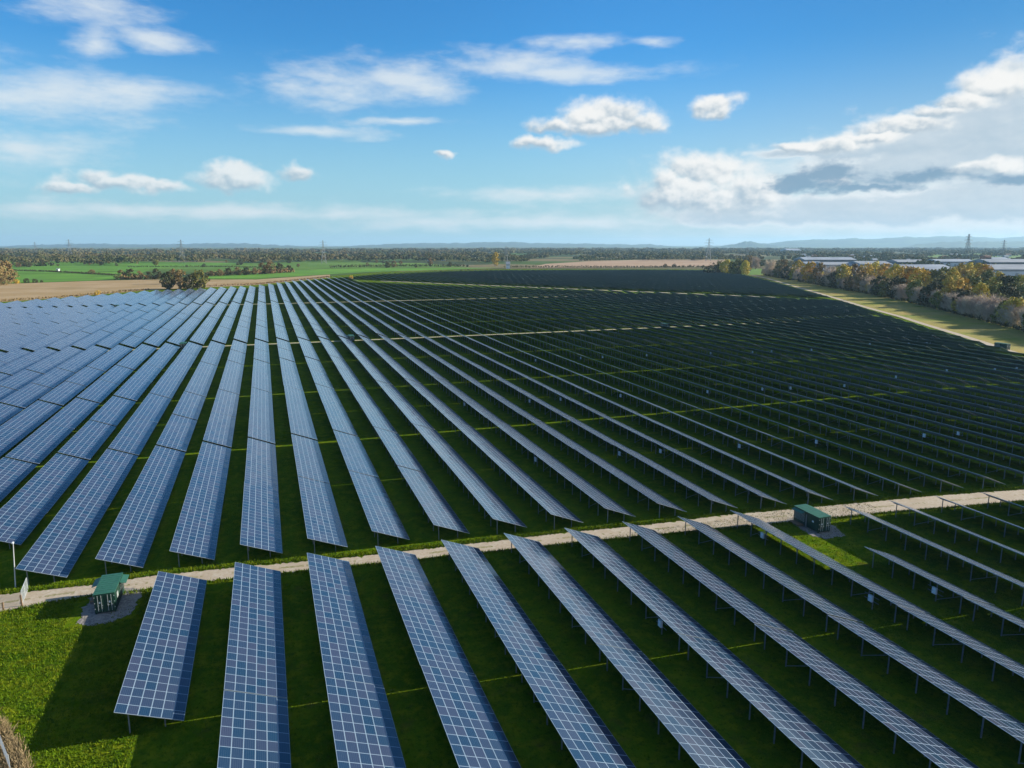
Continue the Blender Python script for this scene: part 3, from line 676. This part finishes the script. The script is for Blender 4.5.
V = np.concatenate([blades(60000, front_pts, .06, .22, .055), blades(26000, verge_pts, .12, .42, .05), blades(42000, thin(corner_pts), .08, .24, .05)])
tag(link('grass_blades', quads_mesh('grass_blades', V, M['tuft'])), 'rough grass blades on the verges of the gravel track', 'grass', None, 'stuff')
V = blades(8000, dry_pts, .2, .75, .03)
tag(link('dry_grass', quads_mesh('dry_grass', V, M['drygrass'])), 'tall dry grass along the wire fence in the lower left corner', 'grass', None, 'stuff')

# ------------------------------------------------------------------ trees
def clump_quads(centres, radii, per, size, up=0.35):
    n = len(centres)*per; c = np.repeat(centres, per, 0); r = np.repeat(radii, per, 0)
    d = RNG.normal(0, 1, (n, 3)); d /= np.linalg.norm(d, axis=1)[:, None]
    p = c+d*r[:, None]*(RNG.uniform(.35, 1, n)**.6)[:, None]
    nrm = d+RNG.normal(0, .6, (n, 3)); nrm[:,2] += up; nrm /= np.linalg.norm(nrm, axis=1)[:, None]
    a = np.cross(nrm, RNG.normal(0, 1, (n, 3))); a /= np.linalg.norm(a, axis=1)[:, None]; b = np.cross(nrm, a)
    s = (size*RNG.uniform(.5, 1.2, n))[:, None]
    return np.stack([p-a*s-b*s*.7, p+a*s-b*s*.7, p+a*s*.8+b*s*.7, p-a*s*.8+b*s*.7], 1)
def crown_mesh(name, m, h=10.0, w=7.0, base=.22, nclump=38, per=34, size=.30, shape=1.0):
    cs = []; rs = []
    for _ in range(nclump):
        zf = random.uniform(0, 1); prof = math.sin(math.pi*(zf*.82+.12))**.7*shape
        rr = w/2*prof*math.sqrt(random.uniform(.15, 1)); th = random.uniform(0, 6.283)
        cs.append((rr*math.cos(th), rr*math.sin(th), h*(base+(1-base)*zf*.93))); rs.append(w*random.uniform(.09, .19))
    return quads_mesh(name, clump_quads(np.array(cs), np.array(rs), per, size), m)
def trunk_mb(h, w, base):
    mb = MB(); mb.bar((0,0,-.3),(0,0,h*base*1.3),.035*w,0,.022*w,7); mb.bar((0,0,h*base*1.25),(0.03*w,0,h*.75),.022*w,0,.007*w,6)
    for i in range(7):
        th = i*2.4+random.random(); z0 = h*(base+.06*i); r_ = w*random.uniform(.25, .42)
        mb.bar((0,0,z0),(r_*math.cos(th),r_*math.sin(th),z0+h*.22),.013*w,0,.004*w,5)
    return mb
def twig_crown(h=10.0, w=6.5, n=1900):
    """bare birch-like crown: fans of fine upright twigs"""
    V = []
    for _ in range(90):
        th = random.uniform(0, 6.283); rr = w/2*math.sqrt(random.random()); zf = random.uniform(.12, .78)
        cx, cy, cz = rr*math.cos(th)*(.55+.6*zf)*(1.25-.5*zf), rr*math.sin(th)*(.55+.6*zf)*(1.25-.5*zf), h*zf
        for _ in range(n//90):
            d = np.array([random.gauss(cx*.10, .42), random.gauss(cy*.10, .42), random.uniform(.5, 1.2)]); d /= np.linalg.norm(d)
            L = h*random.uniform(.08, .24); s = np.cross(d, RNG.normal(0, 1, 3)); s = s/np.linalg.norm(s)*.048
            p = np.array([cx, cy, cz])+RNG.normal(0, .35, 3); V.append([p-s, p+s, p+d*L+s*.3, p+d*L-s*.3])
    return quads_mesh('crown', np.array(V), M['twig'])
CROWN = {k: [crown_mesh('crown', M[m], 10, w, b, nc, pe, sz) for _ in range(3)] for k, m, w, b, nc, pe, sz in (
    ('yellow','leaf_yellow',7.5,.16,48,36,.30),('gold','leaf_gold',7.5,.16,46,34,.30),('green','leaf_green',8.0,.12,50,36,.32),('dark','leaf_dark',8.0,.08,50,36,.32),('brown','leaf_brown',8.0,.10,44,30,.30))}
CROWN['bare'] = [twig_crown() for _ in range(4)]
CROWN['bush'] = [crown_mesh('crown', M['leaf_dark'], 10, 16, .03, 50, 30, .42) for _ in range(2)]
CROWN['brownbush'] = [crown_mesh('crown', M['leaf_brown'], 10, 15, .03, 50, 28, .42) for _ in range(2)]
CROWN['goldbush'] = [crown_mesh('crown', M['leaf_gold'], 10, 15, .03, 50, 28, .42) for _ in range(2)]
TRUNK = [trunk_mb(10, 7, .16).mesh('trunk', M['bark']) for _ in range(3)]
def tree(kind, x, y, h, label, group=None, wide=1.0, name=None):
    nm = name or {'yellow':'yellow_tree','gold':'golden_tree','green':'green_tree','dark':'dark_tree','brown':'brown_tree','bare':'bare_tree'}.get(kind, 'bush')
    r = thing(nm, label, 'bush' if 'bush' in kind else 'tree', (x, y, 0), random.uniform(0, 6.28), group)
    s = h/10; r.scale = (s*wide*random.uniform(.92, 1.08), s*wide*random.uniform(.92, 1.08), s)
    link('crown', random.choice(CROWN[kind]), r); link('trunk', random.choice(TRUNK), r); return r
# belt of bare trees along the grass strip (base line read off the survey)
BASE = [(764,275),(790,279.5),(830,287),(870,294),(900,300),(930,307),(960,314.5),(990,322),(1024,331),(1080,346)]
bl = np.array([at(*p)[:2] for p in BASE]); seg = np.r_[0, np.cumsum(np.linalg.norm(np.diff(bl, axis=0), axis=1))]
def along(s_): return np.array([np.interp(s_, seg, bl[:,0]), np.interp(s_, seg, bl[:,1])])
s_ = 4.0; i = 0; belt = []
while s_ < seg[-1]:
    p = along(s_); belt.append((p[0]+random.uniform(0, 4), p[1]+random.uniform(0, 4), random.uniform(11.5, 15.5))); s_ += random.uniform(6.0, 9.5)*(1 if p[1] < 420 else 1.9)
s_ = 10.0
while s_ < seg[-1]:
    p = along(s_); belt.append((p[0]+random.uniform(9, 16), p[1]+random.uniform(7, 13), random.uniform(14, 18.5))); s_ += random.uniform(9, 14)*(1 if p[1] < 420 else 2.0)
belt.sort(key=lambda q: -proj((q[0], q[1], 0))[0])
for i, (x, y_, h) in enumerate(belt):
    k = 'bare' if random.random() < .80 else random.choice(['dark', 'green', 'green', 'yellow'])
    tree(k, x, y_, h, {'bare':'bare grey twiggy tree','dark':'dark leafy tree','green':'green leafy tree','yellow':'yellow leafy tree'}[k]+', %s from the right in the belt beside the grass strip' % nth(i+1), 'trees in the belt beside the grass strip', random.uniform(.95, 1.35))
# taller autumn trees behind the belt: (photo x, y of crown top, distance, kind)
BACK = [(772,257,900,'bare'),(784,255,960,'brown'),(800,256,1000,'yellow'),(812,258,900,'gold'),(822,262,820,'brown'),(834,263,760,'bare'),(846,262,800,'yellow'),(858,263,820,'brown'),
        (868,261,860,'gold'),(878,260,880,'yellow'),(888,260,850,'gold'),(898,262,800,'yellow'),(906,265,740,'gold'),(914,266,720,'gold'),(923,267,700,'gold'),(932,269,720,'green'),(941,269,700,'green'),
        (950,267,720,'green'),(957,268,690,'yellow'),(964,262,800,'yellow'),(972,261,820,'yellow'),(981,261,840,'yellow'),(989,263,800,'gold'),(996,268,720,'green'),(1003,272,650,'yellow'),(1010,274,640,'dark'),(1018,275,640,'green'),(1026,274,660,'yellow'),(1036,276,640,'green'),(1050,276,640,'dark'),
        (866,272,640,'brown'),(884,273,640,'dark'),(902,276,590,'dark'),(920,278,580,'green'),(938,279,560,'dark'),(956,276,590,'yellow'),(968,277,560,'gold'),(978,275,590,'green'),(986,282,530,'yellow'),(1000,280,540,'green'),(1014,284,510,'dark'),
        (750,253,1500,'brown'),(757,254,1450,'bare'),(740,258,1150,'green'),(746,260,1130,'yellow'),(734,261,1150,'green'),(727,259,1180,'yellow'),(721,260,1220,'green'),(716,263,1200,'bush'),(840,270,700,'dark'),(856,270,680,'brown'),(780,263,840,'green'),(790,266,790,'dark'),(776,268,800,'bare'),(806,266,770,'bare')]
BACK.sort(key=lambda q: -q[0]); kn = {'yellow':'yellow autumn tree','gold':'golden orange autumn tree','green':'green tree','dark':'dark green tree','brown':'brown autumn tree','bare':'bare grey tree','bush':'dark bush'}
cnt = {}
for (px, ty, D, k) in BACK:
    by_ = float(np.interp(px, [q[0] for q in BASE], [q[1] for q in BASE])); D = max(D, CAMH*F/(by_-HORIZON)+26+14*random.random()) if px > 763 else D
    p = at_dist(px, D); h = min(max(6, top_z(ty, D)), 27); cnt[k] = cnt.get(k, 0)+1
    tree(k, p[0], p[1], h, '%s behind the bare belt at right, %s from right' % (kn[k], nth(cnt[k])), 'autumn trees behind the belt', .95 if h > 20 else 1.15)
# trees and bushes in and around the left fields: (x, base y, top y, kind, width factor, label)
LEFT = [(168,289.5,271,'dark',1.1,'dark bare tree at the left end of the clump by the panels'),(181,289,269,'brown',1.1,'brown tree second in the clump behind the left panels'),(190,289.5,272,'dark',1.0,'dark tree in the middle of the clump behind the left panels'),
        (200,289,269,'green',1.1,'pale olive tree at the right end of the clump by the panels'),(175,284,268,'brown',.9,'pale brown tree at the back of the clump behind the left panels'),
        (98,296,289,'goldbush',.8,'small golden bush on the stubble beside the panels'),(351,279.5,274.5,'goldbush',.8,'small brown bush at the corner of the bright green field'),
        (5,283,260,'brown',1.2,'brown tree at the left photo edge by the green fields'),(-3,284,261,'brown',1.2,'tall brown tree cut by the left photo edge'),(12,282,268,'brown',1.2,'low brown tree beside the trees at left edge'),(4,285,276,'brownbush',1.0,'brown bush at the foot of the trees at left edge'),
        (22,267,260,'bush',.9,'dark bush at the near field corner, left of the white shed'),(29,267,261.5,'bush',.9,'dark bush beside another, left of the white shed'),
        (27,282.5,277.5,'bush',.9,'dark bush on the stubble edge left, nearer one'),(35,282.5,278,'bush',1.0,'dark bush on the stubble edge left, beside a twin'),(42,282.5,279,'bush',.8,'smallest of three dark bushes on the stubble edge left'),(17,283.5,278,'goldbush',.8,'tan scrub bush on the stubble edge at left'),
        (92,274,268.7,'brownbush',1.0,'round brown bush on the hedge between green fields'),(60,272.5,270.3,'bush',1.2,'dark hedge bush between green fields, left of the round bush'),(68,272.8,270.7,'bush',1.3,'low dark hedge bush third left of the round bush'),(76,273.2,271,'bush',1.3,'low dark hedge bush nearest the round bush'),
        (122,279,269,'brown',1.2,'first brown tree of the hedge left of the clump'),(131,279,268,'dark',1.2,'second tree of the hedge left of the clump, dark'),(140,279,270,'brown',1.2,'third tree of the hedge left of the clump, brown'),(149,279,271,'dark',1.1,'fourth tree of the hedge left of the clump, dark'),(157,279.5,268,'dark',1.1,'dark tree of the hedge touching the clump'),
        (212,276,270,'brown',1.2,'brown tree of the hedge just right of the clump'),(220,276,268.5,'brown',1.3,'second brown tree right of the clump'),(229,275.5,267,'dark',1.3,'dark tree third right of the clump'),(238,275,266.5,'brown',1.3,'brown tree fourth right of the clump'),(247,275,266.5,'dark',1.3,'dark tree fifth right of the clump'),(255,274.5,267,'brown',1.3,'brown tree sixth right of the clump'),
        (263,274,262,'brown',1.1,'tall brown tree of the copse above the straight rows'),(271,274,261,'brown',1.1,'tallest brown tree of the copse above the straight rows'),(280,273,262.5,'dark',1.1,'dark tree of the copse above the straight rows'),(289,272.5,264.5,'dark',1.1,'low dark tree at the right of the copse'),
        (204,267,263,'bush',.8,'lone dark bush on the pasture right of the pylon'),(187,267,264.2,'bush',.8,'small lone bush beside the pylon foot'),
        (441,272,269.7,'bush',.6,'first small round bush at the far panel edge'),(449,271.5,269.9,'bush',.6,'second small round bush at the far panel edge'),(461,271,268.8,'bush',.6,'third small round bush at the far panel edge'),(468,270.5,268.3,'bush',.6,'fourth small round bush at the far panel edge'),
        (495,266.5,252,'yellow',.7,'tall yellow tree left of the white building in the middle'),(430,266,258,'brown',1.0,'brown tree at the edge of the bright green field'),(416,267.5,263,'dark',1.0,'dark tree at the edge of the bright green field'),
        (665,267.5,263.3,'bush',.8,'first dark bush along the pale ploughed field'),(674,267.5,263.2,'bush',.8,'second dark bush along the pale ploughed field'),(690,267.4,264,'brownbush',.8,'third bush along the pale ploughed field, brown'),(683,267.5,265,'bush',.8,'low bush between others along the pale ploughed field'),(655,267.6,264.8,'brownbush',.8,'brown bush at left of the ploughed field bushes'),(645,267.7,265.4,'brownbush',.9,'farthest left brown bush along the ploughed field'),(703,267.5,264.4,'bush',.9,'rightmost dark bush along the ploughed field')]
for (px, by, ty, k, wd, lab) in LEFT:
    p = at(px, by); D = float(p@HF); h = max(2.0, top_z(ty, D)); tree(k, p[0], p[1], h, lab, None, wd)

def hedge(pix, h, w, m, label):
    P_ = [at(*p)[:2] for p in pix]; cs = []; rs = []
    for a, b in zip(P_[:-1], P_[1:]):
        n = max(2, int(np.linalg.norm(b-a)/(w*.6)))
        for j in range(n):
            q = a+(b-a)*j/n; hh = h*random.uniform(.6, 1.15); cs.append((q[0]+random.gauss(0, w*.15), q[1]+random.gauss(0, w*.15), hh*.5)); rs.append(hh*.55)
    tag(link('hedge', quads_mesh('hedge', clump_quads(np.array(cs), np.array(rs), 26, h*.16), m)), label, 'hedge')
hedge([(-40,268.5),(0,270.3),(50,271.8),(116,275.6)], 3.2, 4, M['leaf_dark'], 'thin dark hedge between the two bright green fields at left')
hedge([(128,267.2),(200,266.6),(290,268.2)], 3.0, 4, M['leaf_dark'], 'thin hedge across the green pasture behind the clump of trees')
hedge([(116,279.3),(160,279.3)], 7, 6, M['leaf_brown'], 'brown hedge joining the trees left of the clump')
hedge([(206,276),(258,274.4)], 8, 7, M['leaf_brown'], 'brown hedge joining the trees right of the clump')
hedge([(-40,305),(0,301.6),(60,297.6),(150,289.7)], 2.2, 3, M['leaf_brown'], 'low scrubby hedge between the stubble and the left panels')
hedge([(208,286.6),(256,284.6),(330,277)], 2.2, 3, M['leaf_brown'], 'low scrubby hedge between the stubble and the straight panel rows')
hedge([(258,274.3),(292,272.4)], 9, 8, M['leaf_brown'], 'undergrowth hedge at the foot of the copse')
hedge([(330,267.6),(400,266.4),(470,266.6)], 6, 7, M['leaf_dark'], 'dark hedge along the far side of the bright green field')
hedge([(505,267.4),(560,267.3),(640,267.5),(725,267.2)], 4.5, 6, M['leaf_dark'], 'dark hedge along the near side of the ploughed field')
hedge([(580,260.8),(650,259.2),(728,259)], 8, 9, M['leaf_dark'], 'dark hedge along the far side of the ploughed field')
hedge([(q[0], q[1]+.3) for q in BASE], 3.4, 4, M['leaf_dark'], 'dark undergrowth along the foot of the bare tree belt at right')
hedge([(-60,266.6),(20,266.4),(60,266)], 9, 9, M['leaf_dark'], 'dark hedge at the foot of the far left wood')

rt_ = random.Random(77)
for i, px in enumerate(sorted(rt_.uniform(2, 470) for _ in range(26))):
    D = rt_.uniform(1450, 2050); p = at_dist(px, D)
    tree(rt_.choice(['dark','brown','green','brown']), p[0], p[1], rt_.uniform(7, 14), 'lone far tree in the fields before the horizon woods, %s from left' % nth(i+1), 'lone far trees in the fields', 1.25)

# ------------------------------------------------------------------ far woods reading as one mass
def woods(name, spec, m, label, seed):
    rng = np.random.default_rng(seed); Q = []
    for (x0, x1, D0, D1, cover, h0, h1) in spec:
        D = D0
        while D < D1:
            sp = 7.5*(D/1700)**.9; w_ = (x1-x0)/F*D; n = int(w_/sp)
            px = x0+(x1-x0)*rng.random(n)
            ok = (np.sin(px*.031+D*.0021)+np.sin(px*.083-D*.0043+1)+np.sin(px*.013+D*.009+2)) > (1.6-3.4*cover)
            for q in px[ok]:
                p = at_dist(q, D+rng.uniform(-40, 40)); h = rng.uniform(h0, h1)*(1+.22*math.sin(q*.11+D*.004)+.14*math.sin(q*.37)); Q.append((p[0], p[1], h, sp))
            D += max(45, D*.028)
    Q = np.array(Q); n = len(Q); per = 40
    c = np.c_[Q[:,0], Q[:,1], Q[:,2]*.55]; n3 = n*per
    d = rng.normal(0, 1, (n3, 3)); d /= np.linalg.norm(d, axis=1)[:, None]; d[:,2] = np.where(d[:,2] < -.4, -d[:,2], d[:,2])
    rad = np.c_[Q[:,3]*.62, Q[:,3]*.62, Q[:,2]*.46]
    p = np.repeat(c, per, 0)+d*np.repeat(rad, per, 0)*rng.uniform(.7, 1.05, n3)[:, None]
    nrm = d+rng.normal(0, .5, (n3, 3)); nrm /= np.linalg.norm(nrm, axis=1)[:, None]
    a = np.cross(nrm, rng.normal(0, 1, (n3, 3))); a /= np.linalg.norm(a, axis=1)[:, None]; b = np.cross(nrm, a)
    s = np.repeat(Q[:,3]*.17, per)[:, None]*rng.uniform(.6, 1.2, n3)[:, None]
    V = np.stack([p-a*s-b*s, p+a*s-b*s, p+a*s+b*s, p-a*s+b*s], 1)
    print(name, n, 'trees'); return tag(link(name, quads_mesh(name, V, m)), label, 'woodland', None, 'stuff')
M['far_a'] = noisy('far_wood_brown', [(0.115, 0.100, 0.044), (0.075, 0.088, 0.032), (0.155, 0.118, 0.052), (0.066, 0.080, 0.030)], [0.005, 0.012, 0.004], 0.9, 0.1)
M['far_b'] = noisy('far_wood_green', [(0.078, 0.098, 0.036), (0.120, 0.105, 0.048), (0.060, 0.076, 0.032), (0.145, 0.130, 0.055)], [0.003, 0.010, 0.005], 0.9, 0.1)
woods('far_woodland', [(-90,135,1720,2500,.95,13,19),(-90,135,2500,6500,.6,12,18),(130,300,1950,2600,.9,12,18),(130,300,2600,6500,.6,12,18),(300,480,2150,3200,.75,11,17),(300,480,3200,7000,.55,12,18)], M['far_a'], 'brown and green woodland across the horizon behind the left fields', 5)
woods('distant_woodland', [(480,760,2300,3000,.55,9,14),(480,760,3000,8000,.6,12,18),(740,1120,1500,2200,.35,9,14),(740,1120,2200,8500,.5,11,17),(430,530,2000,2600,.5,10,15)], M['far_b'], 'dark mixed woodland on the plain toward the hills at right', 9)

# ------------------------------------------------------------------ hills on the skyline
def hills(name, prof, D, depth, m, seed):
    rng = np.random.default_rng(seed); xs_ = np.linspace(prof[0][0], prof[-1][0], 240); ys_ = np.interp(xs_, [p[0] for p in prof], [p[1] for p in prof])
    zt = top_z(ys_, D)+np.convolve(rng.normal(0, 1, 244), np.ones(5)/5, 'valid')*(D/F*.55); rows = 12; vs = []; fs = []
    for j in range(rows):
        f = j/(rows-1); env = math.sin(math.pi*f)**.8
        for i in range(240):
            p = at_dist(xs_[i], D-depth/2+depth*f); ed = min(1, i/14, (239-i)/14)
            vs.append((p[0], p[1], max(-3, zt[i]*env*ed-3*(1-env)+rng.normal(0, 2)*env)))
    for j in range(rows-1):
        for i in range(239): q = j*240+i; fs.append((q, q+1, q+241, q+240))
    me = bpy.data.meshes.new(name); me.from_pydata(vs, [], fs); me.materials.append(m)
    for p in me.polygons: p.use_smooth = True
    return tag(link(name, me), kind='structure')
hills('hills', [(700,246),(740,244.5),(770,243),(790,241.2),(815,239.2),(835,239.6),(850,238.6),(870,239.2),(900,237.6),(930,237.2),(960,236.6),(985,237.6),(1000,238.4),(1024,236.8),(1060,236),(1120,240),(1160,245)], 20000, 6000, M['hill'], 3)
hills('hills', [(340,246),(400,243.6),(450,243),(500,242.2),(540,243.2),(600,244),(650,244.6),(680,246)], 20000, 5000, M['hill'], 4)
hills('hills', [(0,246),(50,244.3),(90,243.8),(150,244.4),(200,243.6),(230,243.2),(270,244.6),(310,246)], 20000, 5000, M['hill'], 8)
hills('hills', [(900,246),(940,242.2),(1000,241.5),(1060,241.8),(1120,242.5),(1160,246)], 14500, 3000, M['hill'], 12)
hills('hills', [(720,246),(736,244),(743,241.6),(752,241.6),(760,243.6),(780,246)], 16000, 800, M['hill'], 14)

# ------------------------------------------------------------------ warehouses and houses beyond the trees at right
def shed(name, label, px0, px1, D, h, depth, roofm, wallm, group='warehouses beyond the trees', hip=.16):
    a = at_dist(px0, D); b = at_dist(px1, D); w_ = float(np.linalg.norm(b-a)); r = thing(name, label, 'building', (a[0], a[1], 0), -HEAD, group)
    mb = MB(); mb.box(0, w_, 0, depth, -.5, h); mb.build('wall', wallm, r)
    mb = MB(); rh = depth*hip*.5; e = .6
    mb.hexa([(-e,-e,h+.02),(w_+e,-e,h+.02),(w_+e,depth+e,h+.02),(-e,depth+e,h+.02),(-e,depth*.46,h+rh),(w_+e,depth*.46,h+rh),(w_+e,depth*.54,h+rh),(-e,depth*.54,h+rh)]); mb.build('roof', roofm, r)
    k = max(1, int(w_/22))
    for i in range(k):
        x0 = w_*(i+.3)/k; mb = MB(); mb.box(x0, x0+min(5, w_*.2), -.12, -.01, 0.2, min(h*.6, 5)); mb.build('door', M['roof_grey'] if wallm is M['wall_pale'] else M['wall_pale'], r)
    mb = MB(); mb.box(w_*.05, w_*.95, -.09, -.01, h*.72, h*.84); mb.build('window', M['window'], r)
    return r
shed('warehouse', 'long dark warehouse with pale roof line, farthest of the sheds at right', 806, 858, 1750, 13, 70, M['roof_pale'], M['wall_dark'])
shed('warehouse', 'pale low warehouse in front of the long dark one', 808, 826, 1480, 10, 50, M['roof_pale'], M['wall_pale'])
shed('warehouse', 'grey roofed warehouse beside the pale low one', 825, 856, 1420, 10, 55, M['roof_grey'], M['wall_pale'])
shed('warehouse', 'wide low shed with grey roof behind the yellow trees', 862, 894, 1400, 12, 60, M['roof_grey'], M['wall_pale'])
shed('warehouse', 'small pale shed just above the bare belt, left end', 830, 866, 1080, 9, 40, M['roof_pale'], M['wall_pale'])
shed('warehouse', 'largest white roofed warehouse behind the orange trees', 908, 962, 1080, 11, 90, M['roof_pale'], M['wall_pale'])
shed('warehouse', 'blue grey warehouse at the right photo edge', 996, 1050, 1120, 11, 80, M['roof_grey'], M['wall_pale'])
shed('warehouse', 'grey warehouse farther back at the right photo edge', 992, 1040, 1500, 13, 70, M['roof_grey'], M['wall_dark'])
shed('warehouse', 'pale warehouse beside the large pylon', 940, 978, 1650, 11, 60, M['roof_pale'], M['wall_pale'])
shed('warehouse', 'dark warehouse between the yellow trees and pylon', 900, 930, 1600, 11, 60, M['roof_grey'], M['wall_dark'])
shed('factory', 'brick block with square tower shape right of the large pylon', 987, 993, 1700, 22, 20, M['tile'], M['brick'])
shed('warehouse', 'pale shed right of the brick block', 995, 1012, 1900, 12, 50, M['roof_pale'], M['wall_pale'])
shed('warehouse', 'far white shed under the hills', 788, 802, 4200, 18, 120, M['roof_pale'], M['wall_pale'])
rr = np.random.default_rng(31)
for i in range(34):
    px = rr.uniform(800, 1030); D = rr.uniform(1900, 3200); w_ = rr.uniform(4, 9)
    shed('house', 'distant roof among trees below the hills at right', px, px+w_*1500/D, D, rr.uniform(5.5, 9), 12, random.choice([M['tile'], M['roof_grey'], M['roof_pale']]), random.choice([M['brick'], M['wall_pale']]), 'distant houses below the hills', .8)
for i, (px, D, lab) in enumerate([(427,2200,'pale house at the wood edge, left of the others'),(441,2250,'pale house at the wood edge in the middle'),(462,2300,'pale house at the wood edge, second from right'),(478,2300,'pale house at the wood edge, rightmost')]):
    shed('house', lab, px, px+4, D, 7, 9, M['tile'], M['wall_pale'], 'pale houses at the wood edge', .9)
shed('house', 'white building with bright gable at the far middle panel edge', 506, 510, 1480, 10, 10, M['roof_pale'], M['sign'], 'white farm buildings', .9)
shed('shed', 'little white shed on the green field at left', 53, 55.3, 1350, 3.4, 5, M['roof_pale'], M['sign'], 'white farm buildings', .5)

# ------------------------------------------------------------------ lattice pylons
def pylon(px, D, ty, label, thick=.22):
    p = at_dist(px, D); h = top_z(ty, D); r = thing('pylon', label, 'pylon', (p[0], p[1], 0), -HEAD+random.uniform(-.3, .5), 'electricity pylons on the plain')
    b = h*.095; mb = MB(); lv = [0, .22, .40, .55, .67, .77, .86, .93, 1.0]; wd = lambda f: b*(1-f)**1.15+h*.012
    cs = [(-1,-1),(1,-1),(1,1),(-1,1)]
    for i in range(len(lv)-1):
        f0, f1 = lv[i], lv[i+1]; w0, w1 = wd(f0), wd(f1)
        for j in range(4):
            c = cs[j]; n_ = cs[(j+1)%4]
            mb.bar((c[0]*w0,c[1]*w0,f0*h),(c[0]*w1,c[1]*w1,f1*h), thick)
            mb.bar((c[0]*w0,c[1]*w0,f0*h),(n_[0]*w1,n_[1]*w1,f1*h), thick*.6); mb.bar((n_[0]*w0,n_[1]*w0,f0*h),(c[0]*w1,c[1]*w1,f1*h), thick*.6)
    mb.build('tower', M['steel'], r)
    for f, L_ in ((.67,.16),(.79,.20),(.91,.14)):
        mb = MB()
        for s in (-1, 1): 
            mb.bar((0,0,f*h),(s*L_*h,0,f*h+.3), thick*.8); mb.bar((0,0,(f+.045)*h),(s*L_*h,0,f*h+.3), thick*.6)
        am = mb.build('arm', M['steel'], r)
        for s in (-1, 1): 
            mb = MB(); mb.bar((s*L_*h,0,f*h+.2),(s*L_*h,0,f*h-h*.05), thick*.5); mb.build('insulator', M['pole'], am)
    return r
pylon(181,1950,240,'pale pylon on the green field above the clump of trees')
pylon(323,1900,240.5,'pylon above the bright green field, right of the straight rows')
pylon(69,2700,239.5,'taller of the two pylons over the far left wood')
pylon(35,3000,242,'left of the two pylons over the far left wood')
pylon(506,1800,246,'low pylon beside the white building in the middle')
pylon(709,2200,238.5,'pylon right of the pale ploughed field',.28)
pylon(968,1900,234.5,'tallest pylon standing over the warehouses at right',.40)
pylon(1004,2600,240,'smaller pylon near the right photo edge',.35)
pylon(748,2300,247,'faint low pylon beyond the yard, right of the ploughed field')
print('objects', len(bpy.data.objects))
